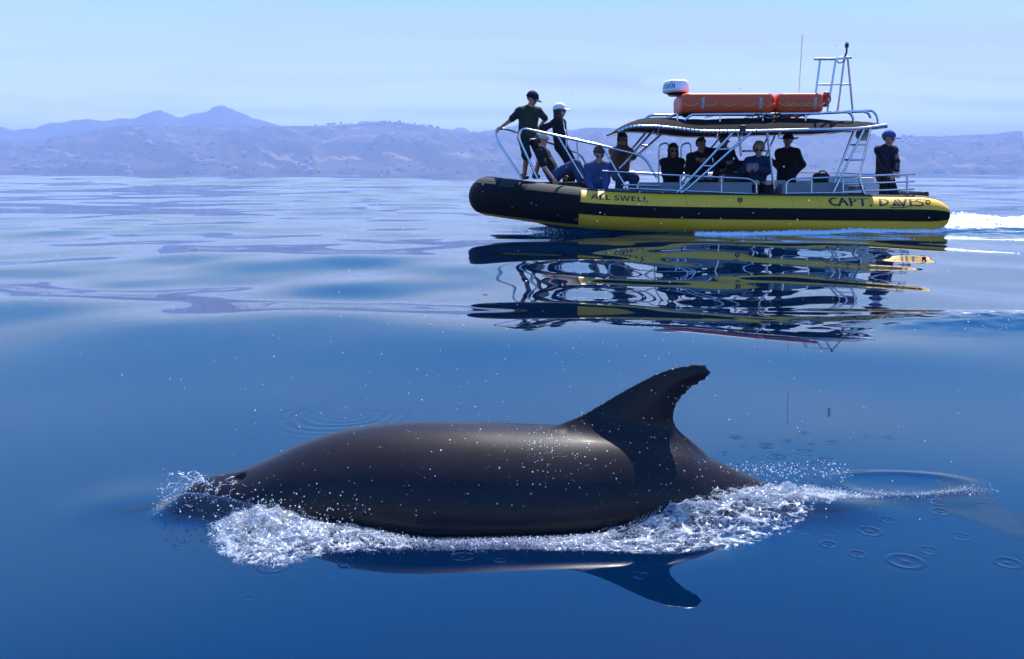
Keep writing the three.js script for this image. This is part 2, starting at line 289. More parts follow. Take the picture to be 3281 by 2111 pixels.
// stations along the body: x, height of the back
const back = [[-1.283, -0.185], [-1.238, -0.158], [-1.173, -0.117], [-1.101, -0.054], [-1.043, 0.008], [-0.966, 0.057], [-0.857, 0.084], [-0.788, 0.112], [-0.665, 0.171], [-0.557, 0.207], [-0.463, 0.226], [-0.369, 0.237], [-0.262, 0.241], [-0.129, 0.24], [0.004, 0.234], [0.177, 0.227], [0.351, 0.215], [0.525, 0.183], [0.607, 0.134], [0.676, 0.101], [0.758, 0.062], [0.855, 0.022], [1.02, -0.037], [1.199, -0.077], [1.363, -0.094], [1.541, -0.103]];
const bx = (px) => (px * 1.3705 - 1640.5) / 2900 * 2.83;
const girth = [[258, .006, .010], [275, .018, .022], [335, .030, .032], [385, .042, .044], [425, .070, .065], [480, .105, .090], [560, .150, .135], [700, .208, .188], [850, .240, .228], [1000, .254, .246], [1200, .254, .246], [1330, .244, .236], [1460, .222, .204], [1590, .188, .166], [1700, .150, .122], [1820, .112, .082], [1950, .086, .052], [2100, .060, .034], [2200, .044, .028], [2300, .022, .022], [2330, .008, .012]].map(([p, a, b]) => [bx(p), a, b]);
const girthA = girth.map((g) => [g[0], g[1]]), girthB = girth.map((g) => [g[0], g[2]]);
const tailX = bx(2330), noseX = bx(258), TN = 2400, tab = new Float32Array((TN + 1) * 3);
for (let i = 0; i <= TN; i++) { const x = lerp(noseX, tailX, i / TN), a = curve(girthA, x); tab.set([curve(back, x) - a - a * .04, a, curve(girthB, x)], i * 3); }
const finShape = [[0.124, 0.162], [0.177, 0.23], [0.22, 0.255], [0.27, 0.285], [0.335, 0.325], [0.401, 0.363], [0.446, 0.386], [0.488, 0.402], [0.531, 0.412], [0.564, 0.416], [0.585, 0.417], [0.596, 0.413], [0.599, 0.403], [0.607, 0.398], [0.606, 0.386], [0.598, 0.383], [0.592, 0.373], [0.58, 0.371], [0.573, 0.361], [0.561, 0.357], [0.549, 0.346], [0.538, 0.338], [0.531, 0.327], [0.521, 0.319], [0.516, 0.308], [0.508, 0.3], [0.504, 0.286], [0.5, 0.27], [0.498, 0.256], [0.501, 0.24], [0.507, 0.222], [0.517, 0.205], [0.532, 0.187], [0.581, 0.134], [0.407, 0.107]];
function polyDist(poly, x, y) {
  let d = 1e9, inside = false;
  for (let i = 0, j = poly.length - 1; i < poly.length; j = i++) {
    const [x1, y1] = poly[i], [x2, y2] = poly[j], ex = x2 - x1, ey = y2 - y1, t = clamp(((x - x1) * ex + (y - y1) * ey) / (ex * ex + ey * ey), 0, 1);
    d = Math.min(d, Math.hypot(x - x1 - t * ex, y - y1 - t * ey));
    if ((y1 > y) !== (y2 > y) && x < ex * (y - y1) / ey + x1) inside = !inside;
  }
  return inside ? -d : d;
}
const smin = (a, b, k) => { const h = Math.max(k - Math.abs(a - b), 0) / k; return Math.min(a, b) - h * h * k / 4; };
const finField = (() => {                          // distance to the fin's outline, tabled
  const x0 = bx(1280), y0 = 0.02, s = 0.003, nx = 190, ny = 150, v = new Float32Array(nx * ny);
  for (let j = 0; j < ny; j++) for (let i = 0; i < nx; i++) v[j * nx + i] = polyDist(finShape, x0 + i * s, y0 + j * s);
  const tipY = Math.max(...finShape.map((p) => p[1]));
  return (x, y, z) => {
    const fx = (x - x0) / s, fy = (y - y0) / s; if (fx < 0 || fy < 0 || fx >= nx - 1 || fy >= ny - 1) return 1;
    const i = fx | 0, j = fy | 0, u = fx - i, w = fy - j, o = j * nx + i, d = .0035 * noise(x * 60, y * 60, 3) * sstep(.24, .33, y) * sstep(bx(1540), bx(1600), x) + lerp(lerp(v[o], v[o + 1], u), lerp(v[o + nx], v[o + nx + 1], u), w);
    const thick = lerp(.034, .010, sstep(.12, tipY, y));
    if (d > 0) return Math.hypot(d, z) - .0045;
    return Math.abs(z) - thick * (1 - Math.exp(d / .028)) - .0045;
  };
})();
function dolphinField(x, y, z) {
  let f;
  const t = (x - noseX) / (tailX - noseX) * TN;
  if (t < 0 || t > TN) { const e = t < 0 ? 0 : TN * 3; f = Math.hypot(t < 0 ? noseX - x : x - tailX, y - tab[e], z) - .004; }
  else { const i = Math.min(TN - 1, t | 0) * 3, u = t - i / 3, c = lerp(tab[i], tab[i + 3], u), a = lerp(tab[i + 1], tab[i + 4], u), b = lerp(tab[i + 2], tab[i + 5], u); const p = (y - c) / a, q = z / b; f = (Math.sqrt(p * p + q * q) - 1) * Math.min(a, b); }
  if (y > 0.03) { const fin = finField(x, y, z); if (fin < .2) f = smin(f, fin, .05); }
  const fx = x - bx(2215);                         // flukes: swept crescent, level, just under the surface
  if (fx > -.1) {
    const az = Math.abs(z), lead = az * 0.62 - .05, trail = lead + .20 * Math.pow(Math.max(0, 1 - az / .31), .8) + .02 + .05 * sstep(0, .05, az) * (1 - az / .31), yc = curve(back, x) - .09 - .10 * az;
    const g = Math.max(Math.max(lead - fx, fx - trail), az - .32), th = .014 * Math.sqrt(clamp(-g / .04, 0, 1)) + .002;
    f = smin(f, Math.max(g, Math.abs(y - yc) - th), .03);
  }
  if (y < -.1 && x < bx(950)) {                    // flippers
    const px = x - bx(740), pz = Math.abs(z) - .13, s = clamp(px / .22, 0, 1), qx = px - s * .22, qz = pz - s * .03, qy = y + .245 + s * .09;
    f = smin(f, (Math.sqrt((qx * qx + qz * qz) / Math.pow(lerp(.050, .018, s), 2) + qy * qy / .00020) - 1) * .014, .03);
  }
  const ex = x - bx(566), ey = y - blowY, hx = (ex * .92 + ey * .4) / .023, hy = (ey * .92 - ex * .4) / .016, hz = (z - .05) / .022;   // blowhole
  const hole = (Math.sqrt(hx * hx + hy * hy + hz * hz) - 1) * .016;
  if (hole < .03) f = -smin(-f, hole, .006);
  return f;
}
const blowY = (() => { const k = Math.round((bx(566) - noseX) / (tailX - noseX) * TN) * 3; return tab[k] + tab[k + 1] * Math.sqrt(1 - (.05 / tab[k + 2]) ** 2) + .002; })();
{
  const g = surfaceNet(dolphinField, [noseX - .03, -.52, -.36], [bx(2215) + .36, .47, .36], .0075);
  const p = g.attributes.position, col = new Float32Array(p.count * 3);
  for (let i = 0; i < p.count; i++) {
    const x = p.getX(i), y = p.getY(i), z = p.getZ(i);
    const m = 1 + .35 * fbm(x * 5, y * 9, z * 9, 3) + .22 * fbm(x * 30, y * 60, z * 60, 2), belly = sstep(-.16, -.32, y) * sstep(1.1, .5, x);
    for (let k = 0; k < 3; k++) col[i * 3 + k] = lerp([.0185, .0150, .0168][k], [.030, .028, .031][k], belly) * m;
  }
  g.setAttribute('color', new THREE.BufferAttribute(col, 3));
  const uv = new Float32Array(p.count * 2); for (let i = 0; i < p.count; i++) { uv[i * 2] = p.getX(i) / .45; const k = clamp(Math.round((p.getX(i) - noseX) / (tailX - noseX) * TN), 0, TN) * 3; uv[i * 2 + 1] = Math.atan2(p.getZ(i), p.getY(i) - tab[k]) * .22 / .45; } g.setAttribute('uv', new THREE.BufferAttribute(uv, 2));
  const S = 1024, film = new Uint8Array(S * S * 4);   // water film and fine scratches on the skin
  for (let j = 0; j < S; j++) for (let i = 0; i < S; i++) {
    const a = i / S * 2 * Math.PI, b = j / S * 2 * Math.PI, q = (f) => N3.noise(Math.cos(a) * f + 9, Math.sin(a) * f + Math.cos(b) * f, Math.sin(b) * f + 4), v = clamp(128 + 30 * q(5) + 90 * q(22) + 90 * q(38), 0, 255), o = (j * S + i) * 4; film[o] = film[o + 1] = film[o + 2] = v; film[o + 3] = 255;
  }
  const bump = new THREE.DataTexture(film, S, S); bump.wrapS = bump.wrapT = THREE.RepeatWrapping; bump.magFilter = THREE.LinearFilter; bump.needsUpdate = true;
  part('body', g, mat(0xffffff, .42, { vertexColors: true, specularIntensity: .10, clearcoat: .24, clearcoatRoughness: .06, bumpMap: bump, bumpScale: .00016 }), dolphin);
}

// ---- inflatable tour boat ---------------------------------------------------
const boatAt = [3.2, 0, -16.9];
const boat = thing('inflatable_boat', 'yellow and black rigid inflatable tour boat with black canopy, carrying passengers', 'boat', boatAt);
const steel = mat([.62, .63, .66], .16, { metalness: 1 });
const yellow = [.88, .45, .014], rubber = mat([.0055, .0055, .0065], .6, { specularIntensity: .16 }), blackPaint = mat([.006, .006, .007], .35);
const yellowMat = mat(yellow, .5), padMat = mat([.016, .016, .017], .8), greyPanel = mat([.20, .22, .25], .45), whitePanel = mat([.60, .60, .58], .35), navySeat = mat([.02, .025, .045], .5);
const orangeMat = mat([.74, .075, .012], .42);
function rail(name, pts, r, parent = boat, m = steel, seg = 10, tension = .18) {   // bent tube through points, tight bends
  const v = pts.map((p) => new THREE.Vector3(...p)), c = new THREE.CurvePath();
  let from = v[0];
  for (let i = 1; i < v.length; i++) {
    if (i === v.length - 1) { c.add(new THREE.LineCurve3(from, v[i])); break; }
    const a = v[i - 1].distanceTo(v[i]), b = v[i].distanceTo(v[i + 1]), t = Math.min(.16, a * .48, b * .48);
    const p = v[i].clone().lerp(v[i - 1], t / a), q = v[i].clone().lerp(v[i + 1], t / b);
    if (from.distanceTo(p) > 1e-4) c.add(new THREE.LineCurve3(from, p));
    c.add(new THREE.QuadraticBezierCurve3(p, v[i], q)); from = q;
  }
  return part(name, new THREE.TubeGeometry(c, Math.max(6, v.length * seg), r, 8), m, parent);
}
function box(w, h, d, x, y, z, r = .02) {
  const s = new THREE.Shape(), a = w / 2 - r, b = h / 2 - r;
  s.absarc(a, b, r, 0, Math.PI / 2); s.absarc(-a, b, r, Math.PI / 2, Math.PI); s.absarc(-a, -b, r, Math.PI, 1.5 * Math.PI); s.absarc(a, -b, r, 1.5 * Math.PI, 2 * Math.PI);
  const g = new THREE.ExtrudeGeometry(s, { depth: d - 2 * r * .6, bevelEnabled: true, bevelSize: r * .6, bevelThickness: r * .6, bevelSegments: 2, curveSegments: 4 });
  g.translate(x, y, z - d / 2 + r * .6); return g;
}
// the air tube: one path from the near stern round the bow to the far stern
const half = [[4.42, .27, 1.02], [4.0, .275, 1.02], [3.2, .285, 1.02], [2.0, .295, 1.02], [.6, .31, 1.02], [-.8, .335, 1.02], [-1.8, .385, .99], [-2.45, .45, .90], [-3.0, .515, .70], [-3.4, .56, .42], [-3.62, .58, .14]];
const tubePath = new THREE.CatmullRomCurve3([...half.map((p) => new THREE.Vector3(...p)), ...half.slice().reverse().map(([x, y, z]) => new THREE.Vector3(x, y, -z))], false, 'centripetal');
const TS = 400, tubePts = tubePath.getSpacedPoints(TS), tubeLen = tubePath.getLength();
function tubeAt(t) { const f = clamp(t, 0, 1) * TS, i = Math.min(TS - 1, f | 0), p = tubePts[i].clone().lerp(tubePts[i + 1], f - i); const a = tubePts[Math.max(0, i - 2)], b = tubePts[Math.min(TS, i + 3)], T = b.clone().sub(a).normalize(); return [p, T]; }
function tubeRadius(t) { const e = Math.min(t, 1 - t) * tubeLen; return .345 * (e < .62 ? Math.sqrt(Math.max(.0009, 1 - Math.pow(1 - e / .62, 2.2))) : 1); }
function tubeT(x, side = 1) { for (let i = 0; i <= TS / 2; i++) if (tubePts[i].x <= x) return side > 0 ? i / TS : 1 - i / TS; return .5; }
function tubeBand(t0, t1, a0, a1, lift, ns, na) {  // a strip of the tube between two angles (0 outwards, 90 up)
  const pos = [], nor = [], uv = [], idx = [], up = new THREE.Vector3(0, 1, 0);
  for (let i = 0; i <= ns; i++) {
    const t = lerp(t0, t1, i / ns), [p, T] = tubeAt(t), O = new THREE.Vector3().crossVectors(up, T).normalize().negate(), U = new THREE.Vector3().crossVectors(O, T).normalize(); if (U.y < 0) U.negate();
    const out = O.z * (t < .5 ? 1 : -1) < 0 && Math.abs(t - .5) > .1 ? O.negate() : O, r = tubeRadius(t) + lift;
    if (Math.abs(t - .5) <= .1 && out.x > 0) out.negate();
    for (let j = 0; j <= na; j++) {
      const a = lerp(a0, a1, j / na) * Math.PI / 180, n = out.clone().multiplyScalar(Math.cos(a)).addScaledVector(U, Math.sin(a)), q = p.clone().addScaledVector(n, r);
      pos.push(q.x, q.y, q.z); nor.push(n.x, n.y, n.z); uv.push(i / ns, j / na);
    }
  }
  for (let i = 0; i < ns; i++) for (let j = 0; j < na; j++) { const a = i * (na + 1) + j, b = a + 1, c = a + na + 1, d = c + 1; idx.push(a, c, b, b, c, d); }
  const g = new THREE.BufferGeometry(); g.setAttribute('position', new THREE.Float32BufferAttribute(pos, 3)); g.setAttribute('normal', new THREE.Float32BufferAttribute(nor, 3)); g.setAttribute('uv', new THREE.Float32BufferAttribute(uv, 2));
  const P = (i) => V3(pos[i * 3], pos[i * 3 + 1], pos[i * 3 + 2]), mid = (ns >> 1) * (na + 1) * 6 / (na + 1) * na | 0, k = mid - mid % 3, n = P(idx[k + 1]).sub(P(idx[k])).cross(P(idx[k + 2]).sub(P(idx[k])));
  if (n.dot(V3(nor[idx[k] * 3], nor[idx[k] * 3 + 1], nor[idx[k] * 3 + 2])) < 0) for (let i = 0; i < idx.length; i += 3) { const t = idx[i]; idx[i] = idx[i + 1]; idx[i + 1] = t; }
  g.setIndex(idx); return g;
}
function V3(x, y, z) { return new THREE.Vector3(x, y, z); }
{
  const tn = tubeT(-1.97), tf = 1 - tn;
  // lettering on the near upper panel, 6.3 m by 0.33 m
  const cv = document.createElement('canvas'); cv.width = 2048; cv.height = 128; const c = cv.getContext('2d');
  c.fillStyle = '#' + lin(...yellow).getHexString(); c.fillRect(0, 0, 2048, 128);
  for (let i = 0; i < 260; i++) { c.fillStyle = `rgba(${rnd() < .6 ? '120,80,10' : '255,235,160'},${rr(.02, .07)})`; c.fillRect(rr(0, 2048), rr(0, 128), rr(4, 70), rr(1, 4)); }
  c.strokeStyle = 'rgba(110,70,5,.55)'; c.lineWidth = 2; for (const x of [260, 480, 760, 905, 1190, 1480, 1700]) { c.beginPath(); c.moveTo(x, 0); c.lineTo(x - 6, 128); c.stroke(); }
  const len = (tn) * tubeLen, ux = (x) => (1 - 0) * 2048 * (tubeT(x) / tn);          // canvas x runs from the stern to the bow
  c.save(); c.translate(2048, 0); c.scale(-1, 1);                                      // so mirror: text reads bow to stern from outside
  const mx = (x) => 2048 - ux(x);
  c.fillStyle = '#17130c'; c.font = 'bold 66px sans-serif'; c.textBaseline = 'alphabetic';
  const x0 = mx(-1.84); c.save(); c.translate(x0, 92); c.scale((mx(-.86) - x0) / c.measureText('ALL SWELL').width, 1); c.fillText('ALL SWELL', 0, 0); c.restore();
  // hand-brushed name
  const s0 = mx(2.24), s1 = mx(3.86), W = (s1 - s0) / 100; c.strokeStyle = '#15120e'; c.lineCap = 'round'; c.lineJoin = 'round';
  const stroke = (w, pts) => { c.lineWidth = w * 1.3; c.beginPath(); pts.forEach(([x, y], i) => (i ? c.lineTo : c.moveTo).call(c, s0 + x * W, 20 + y * .9)); c.stroke(); };
  const curveTo = (w, a, b, d, e) => { c.lineWidth = w * 1.3; c.beginPath(); c.moveTo(s0 + a[0] * W, 20 + a[1] * .9); c.bezierCurveTo(s0 + b[0] * W, 20 + b[1] * .9, s0 + d[0] * W, 20 + d[1] * .9, s0 + e[0] * W, 20 + e[1] * .9); c.stroke(); };
  curveTo(11, [8, 10], [-2, 14], [-1, 92], [8, 84]);
  stroke(10, [[10, 88], [15, 12], [19, 86]]); stroke(7, [[12, 56], [18, 54]]);
  stroke(11, [[23, 14], [23, 88]]); curveTo(8, [22, 16], [31, 4], [31, 54], [23, 52]);
  stroke(10, [[36, 18], [35, 88]]); stroke(8, [[31, 20], [41, 14]]); stroke(11, [[43.5, 84], [44, 86]]);
  stroke(11, [[55, 18], [54, 84]]); curveTo(9, [54, 17], [66, 20], [65, 76], [54, 84]);
  c.fillStyle = '#15120e'; c.beginPath(); c.moveTo(s0 + 66 * W, 100); c.lineTo(s0 + 71 * W, 34); c.lineTo(s0 + 76 * W, 100); c.fill();
  c.strokeStyle = '#c9a13a'; stroke(2, [[71, 40], [74, 96]]); stroke(2, [[70, 50], [72, 96]]); c.strokeStyle = '#15120e';
  stroke(10, [[74, 20], [78, 86], [83, 12]]); curveTo(5, [64, 100], [72, 112], [78, 98], [84, 92]);
  stroke(10, [[87, 14], [86, 84]]); for (const y of [14, 46, 82]) stroke(7, [[86, y], [92, y - 2]]);
  curveTo(9, [99, 16], [92, 12], [92, 46], [97, 50]); curveTo(9, [97, 50], [102, 56], [99, 90], [93, 84]);
  stroke(6, [[103, 8], [102.4, 22]]);
  c.restore();
  const text = new THREE.CanvasTexture(cv); text.colorSpace = THREE.SRGBColorSpace;
  const tube = new THREE.Group(); tube.name = 'air_tube'; boat.add(tube);
  part('upper_panel', tubeBand(.0, tn, 18, 68, 0, 90, 10), mat(0xffffff, .5, { map: text }), tube);
  part('upper_panel', tubeBand(1, tf, 18, 68, 0, 90, 8), yellowMat, tube);
  for (const [a, b] of [[0, tn], [1, tf]]) {
    part('lower_panel', tubeBand(a, b, -95, -13, 0, 90, 10), yellowMat, tube);
    part('rubbing_strake', tubeBand(a, b, -14, 19, .010, 90, 6), rubber, tube);
    part('top_strip', tubeBand(a, b, 67, 118, .004, 90, 6), padMat, tube);
    part('inner_side', tubeBand(a, b, 117, 266, 0, 90, 10), rubber, tube);
  }
  part('bow_cover', tubeBand(tn, tf, -52, 150, .012, 130, 20), rubber, tube);
  part('bow_underside', tubeBand(tn, tf, -120, -51, 0, 110, 8), yellowMat, tube);
  part('bow_inner', tubeBand(tn, tf, 148, 245, 0, 110, 8), rubber, tube);
  // ribbed tread pads on the bow, strip by strip
  const pad = (t0, t1, a0, a1, n) => { for (let i = 0; i < n; i++) { const a = lerp(a0, a1, i / n), b = lerp(a0, a1, (i + .82) / n); part('tread_strip', tubeBand(t0, t1, a, b, .022, 18, 2), padMat, tube); } };
  pad(tubeT(-2.02), tubeT(-2.85), 38, 76, 5); pad(tubeT(-3.02), tubeT(-3.28), 40, 84, 5); pad(tubeT(-3.32), tubeT(-3.66) * .985, 44, 86, 4); pad(1 - tubeT(-2.02), 1 - tubeT(-2.85), 38, 76, 5);
  // valves and lashing eyes
  for (const x of [.72, 3.95]) { const t = tubeT(x), [p] = tubeAt(t), r = tubeRadius(t), a = .75, g = new THREE.TorusGeometry(.035, .010, 6, 14); g.rotateX(-.6); part('lashing_eye', g, rubber, boat).position.set(p.x, p.y + Math.sin(a) * (r + .012), p.z + Math.cos(a) * (r + .012)); }
}
// V-shaped hull, deck and bow platform
{
  const st = [[4.15, .86, .12, -.30], [2, .86, .12, -.32], [0, .84, .14, -.30], [-1.4, .76, .2, -.22], [-2.2, .60, .26, -.08], [-2.75, .36, .33, .10], [-3.1, .10, .42, .30]];
  const pos = [], idx = []; for (const [x, w, y, k] of st) pos.push(x, y, w, x, lerp(y, k, .55), w * .78, x, k, 0, x, lerp(y, k, .55), -w * .78, x, y, -w);
  for (let i = 0; i < st.length - 1; i++) for (let j = 0; j < 4; j++) { const a = i * 5 + j, b = a + 5; idx.push(a, b, a + 1, a + 1, b, b + 1); }
  idx.push(0, 1, 2, 0, 2, 3, 0, 3, 4);
  const g = new THREE.BufferGeometry(); g.setAttribute('position', new THREE.Float32BufferAttribute(pos, 3)); g.setIndex(idx); part('hull', g.toNonIndexed(), blackPaint, boat).geometry.computeVertexNormals();
  part('deck', box(6.0, .05, 1.56, 1.15, .16, 0), padMat, boat);
  part('bow_deck', box(1.35, .06, 1.25, -2.55, .80, 0), padMat, boat);
  part('transom', box(.10, .62, 1.5, 4.1, .36, 0), blackPaint, boat);
}
// benches, console, engine box
{
  const b = (name, w, h, d, x, y, z, m, r) => part(name, box(w, h, d, x, y, z, r), m, boat);
  b('side_bench', 1.95, .38, .30, .05, .64, .60, greyPanel); b('side_bench', 1.15, .38, .30, 2.15, .635, .60, greyPanel); b('side_bench', 3.2, .30, .30, .7, .58, -.62, greyPanel);
  b('bow_locker', .95, .30, .8, -1.3, .56, 0, greyPanel);
  b('seat', 1.5, .16, .5, .1, .45, -.3, navySeat, .05); b('seat', .8, .16, .6, 2.05, .60, -.15, navySeat, .05);
  const con = b('console', .50, .66, .62, .98, .64, -.25, blackPaint, .06); part('windscreen', box(.42, .30, .012, 0, 0, 0, .005), mat([.05, .055, .06], .06, { transmission: .7 }), con).position.set(.95, 1.08, -.02);
  part('steering_wheel', new THREE.TorusGeometry(.17, .016, 8, 24).rotateY(1.1), blackPaint, con).position.set(1.33, 1.02, -.2);
  b('engine_box', .90, .36, .8, 2.95, .66, .0, whitePanel, .04); b('engine_box_lid', .80, .07, .84, 2.9, .875, .0, whitePanel, .03); b('hatch', .36, .17, .02, 2.95, .665, .412, blackPaint, .03);
  b('stern_seat', .9, .10, .5, 2.0, .80, -.45, whitePanel, .04);
}
// rails
const nearZ = .86, farZ = -.86;
{
  const R = .0225, r = .017;
  rail('bow_rail', [[-2.749, 0.907, 0.62], [-3.087, 1.624, 0.58], [-3.027, 1.786, 0.58], [-1.641, 1.477, 0.8], [-0.899, 1.294, 0.86], [-0.669, 0.919, 0.88]], R);
  rail('bow_rail', [[-3.003, 0.893, 0.1], [-3.492, 1.622, -0.25], [-3.505, 1.812, -0.32], [-3.32, 1.823, -0.42], [-2.559, 1.599, -0.75], [-1.87, 1.367, -0.84], [-1.695, 1.018, -0.86]], R);
  rail('bow_hoop', [[-2.861, 1.646, 0], [-2.672, 1.607, 0], [-2.514, 1.057, 0]], r);
  rail('stanchion', [[-2.399, 1.641, 0.7], [-1.95, 0.908, 0.74]], r); rail('stanchion', [[-1.624, 1.467, 0.8], [-1.185, 0.715, 0.9]], r); rail('stanchion', [[-1.965, 1.598, -0.72], [-1.901, 0.911, -0.74]], r);
  rail('side_rail', [[-1.625, 1.038, 0.88], [-1.366, 1.027, 0.9], [-0.673, 0.984, 0.93], [0.926, 0.909, 0.93], [1.054, 0.839, 0.93], [1.069, 0.619, 0.93]], r); rail('side_rail', [[-2.031, 1.083, -0.8], [-0.39, 0.994, -0.9], [1.515, 0.994, -0.9]], r);
  rail('side_rail', [[1.581, 0.63, 0.93], [1.578, 0.898, 0.93], [2.835, 0.952, 0.93], [3.807, 0.984, 0.9]], r); rail('side_rail', [[2.361, 1.018, -0.9], [2.844, 1.018, -0.9], [3.451, 0.994, -0.9], [4.442, 0.97, -0.88]], r);
  for (const [a, b2] of [[590, 581], [614, 603]]) { rail('stern_rail', [[2.561, 0.812, 0.93], [3.816, 0.86, 0.9]].map(([x, y, z]) => [x, y - (a - 590) / 182, z]), r * .9); rail('stern_rail', [[3.816, 0.86, 0.9], [4.449, 0.875, -0.88]].map(([x, y, z]) => [x, y - (a - 590) / 182, z]), r * .9); }
  rail('stern_rail', [[3.807, 0.984, 0.9], [4.442, 0.97, -0.88]], r);
  rail('stanchion', [[3.687, 0.984, 0.9], [3.711, 0.661, 0.9]], r); rail('stanchion', [[4.442, 0.97, -0.88], [4.462, 0.695, -0.88]], r);
  for (const x of [2180, 2310]) rail('stanchion', [[-0.271, 0.957, 0.93], [-0.261, 0.651, 0.93]].map(([a, y, z]) => [a + (x - 2180) / 182, y, z]), r * .8);
  for (const x of [2600, 2700]) rail('stanchion', [[2.011, 0.92, 0.93], [2.027, 0.651, 0.93]].map(([a, y, z]) => [a + (x - 2600) / 182, y, z]), r * .8);
  for (const x of [0, 72]) rail('grab_hoop', [[-0.435, 0.826, -0.4], [-0.443, 1.536, -0.4], [-0.269, 1.57, -0.4], [-0.211, 0.826, -0.4]].map(([a, y, z]) => [a + x / 174, y, z]), r);
  rail('low_rail', [[-1.281, 0.8, 0.78], [-0.598, 0.789, 0.8]], r); rail('low_rail', [[-1.185, 0.742, 0.9], [1.046, 0.646, 0.93]], r * .9); rail('low_rail', [[1.59, 0.656, 0.93], [2.897, 0.673, 0.93]], r * .9);
}
// canopy on its frame
{
  const edge = [[-1.37, 1.705], [-1.2, 1.775], [-.88, 1.795], [-.43, 1.765], [.05, 1.712], [.75, 1.708], [2.1, 1.742], [2.75, 1.756], [3.24, 1.815]], x0 = -1.37, x1 = 3.24;
  const crown = (x) => .25 * Math.pow(Math.sin(Math.PI * clamp((x - x0) / (x1 - x0), 0, 1)), .42) * (x < -.9 ? sstep(-1.42, -.85, x) * .75 + .25 : 1);
  const skin = (name, dy, inset) => {
    const nx = 70, nz = 24, pos = [], idx = [];
    for (let i = 0; i <= nx; i++) for (let j = 0; j <= nz; j++) { const x = lerp(x0, x1, i / nx), q = lerp(-1, 1, j / nz), z = q * (.97 - inset); pos.push(x, curve(edge, x) + dy + crown(x) * (1 - Math.pow(Math.abs(q), 3.2)) + .014 * noise(x * 2.2, z * 3, 6) * (1 - q * q) * 3, z); }
    for (let i = 0; i < nx; i++) for (let j = 0; j < nz; j++) { const a = i * (nz + 1) + j, b = a + 1, c = a + nz + 1, d = c + 1; idx.push(a, b, c, b, d, c); }
    const g = new THREE.BufferGeometry(); g.setAttribute('position', new THREE.Float32BufferAttribute(pos, 3)); g.setIndex(idx); g.computeVertexNormals(); return g;
  };
  const cloth = mat([.0065, .0065, .007], .95, { specularIntensity: .25 });
  const canopy = part('canopy', mergeGeometries([skin('t', .012, 0), skin('b', -.006, .004)]), cloth, boat);
  const along = (z, n = 28) => { const v = []; for (let i = 0; i <= n; i++) { const x = lerp(x0, x1, i / n); v.push(new THREE.Vector3(x, curve(edge, x), z)); } return new THREE.CatmullRomCurve3(v); };
  for (const z of [.97, -.97]) part('edge_tube', new THREE.TubeGeometry(along(z), 80, .030, 10), steel, canopy);
  for (const x of [x0, -.4, .75, 1.95, x1]) { const v = []; for (let j = 0; j <= 12; j++) { const q = lerp(-1, 1, j / 12); v.push(new THREE.Vector3(x, curve(edge, x) - .03 + crown(x) * (1 - Math.pow(Math.abs(q), 3.2)), q * .97)); } part('bow_tube', new THREE.TubeGeometry(new THREE.CatmullRomCurve3(v), 30, .02, 8), steel, canopy); }
  // lacing round the near edge
  for (let i = 0; i < 34; i++) { const x = lerp(-1.34, 1.0, i / 33), g = new THREE.TorusGeometry(.036, .005, 5, 12); g.rotateY(Math.PI / 2); part('lacing', g, rubber, canopy).position.set(x, curve(edge, x) + .004, .97); }
  part('marker_lamp', box(.09, .09, .06, 0, 0, 0, .012), blackPaint, canopy).position.set(.76, 1.76, 1.02);
  // struts
  const S = .024;
  rail('strut', [[-0.343, 0.64, 0.93], [0.606, 1.699, 0.97]], S); rail('strut', [[-0.251, 0.662, 0.93], [-0.134, 0.743, 0.93], [0.923, 1.704, 0.97]], S); rail('strut', [[-0.105, 0.563, -0.9], [0.901, 1.778, -0.97]], S);
  rail('strut_rung', [[0.38, 1.409, 0.95], [0.617, 1.42, 0.95]], .016); rail('strut_rung', [[0.11, 1.128, 0.95], [0.305, 1.128, 0.95]], .016);
  rail('strut', [[-0.925, 1.214, -0.92], [-0.245, 1.807, -0.97]], S); rail('strut', [[-1.177, 1.113, -0.92], [-0.594, 1.802, -0.97]], S); rail('strut', [[-1.159, 1.088, -0.55], [-0.526, 1.806, -0.55]], S); rail('strut_rung', [[-0.729, 1.529, -0.95], [-0.572, 1.529, -0.95]], .02);
  rail('strut', [[1.238, 1.712, 0.8], [1.429, 0.723, 0.72]], S); rail('strut', [[0.984, 1.744, -0.2], [1.06, 1.314, -0.2]], S); rail('strut_rung', [[1.033, 1.405, -0.2], [1.6, 1.405, -0.2]], .018);
  rail('strut', [[1.568, 1.327, -0.93], [1.792, 1.802, -0.97]], S); rail('strut', [[1.692, 1.268, -0.93], [1.912, 1.802, -0.97]], S);
  rail('ladder_rail', [[2.408, 0.64, 0.9], [2.864, 1.762, 0.97]], S); rail('ladder_rail', [[2.542, 0.808, 0.55], [2.843, 1.755, 0.55]], S); rail('ladder_rail', [[2.942, 0.651, 0.93], [2.838, 0.909, 0.93], [2.858, 1.016, 0.93], [2.965, 1.767, 0.97]], S);
  for (const p of [[[2.746, 1.483, 0.96], [2.918, 1.483, 0.96]], [[2.636, 1.229, 0.95], [2.885, 1.229, 0.95]], [[2.799, 1.496, 0.55], [2.93, 1.485, 0.9]], [[2.694, 1.235, 0.55], [2.888, 1.23, 0.9]]]) rail('ladder_rung', p, .016);
  const dome = new THREE.SphereGeometry(.13, 20, 14); dome.scale(1, .85, 1); part('loudspeaker', dome, mat([.34, .35, .36], .6), boat).position.set(...[3.136, 1.683, 0.2]);
  // roof rack
  rail('rack_rail', [[-0.168, 1.912, 0.62], [-0.072, 2.014, 0.62], [2.05, 2.03, 0.62], [2.716, 2.062, 0.62], [2.794, 1.944, 0.62], [2.809, 1.795, 0.62]], R2());
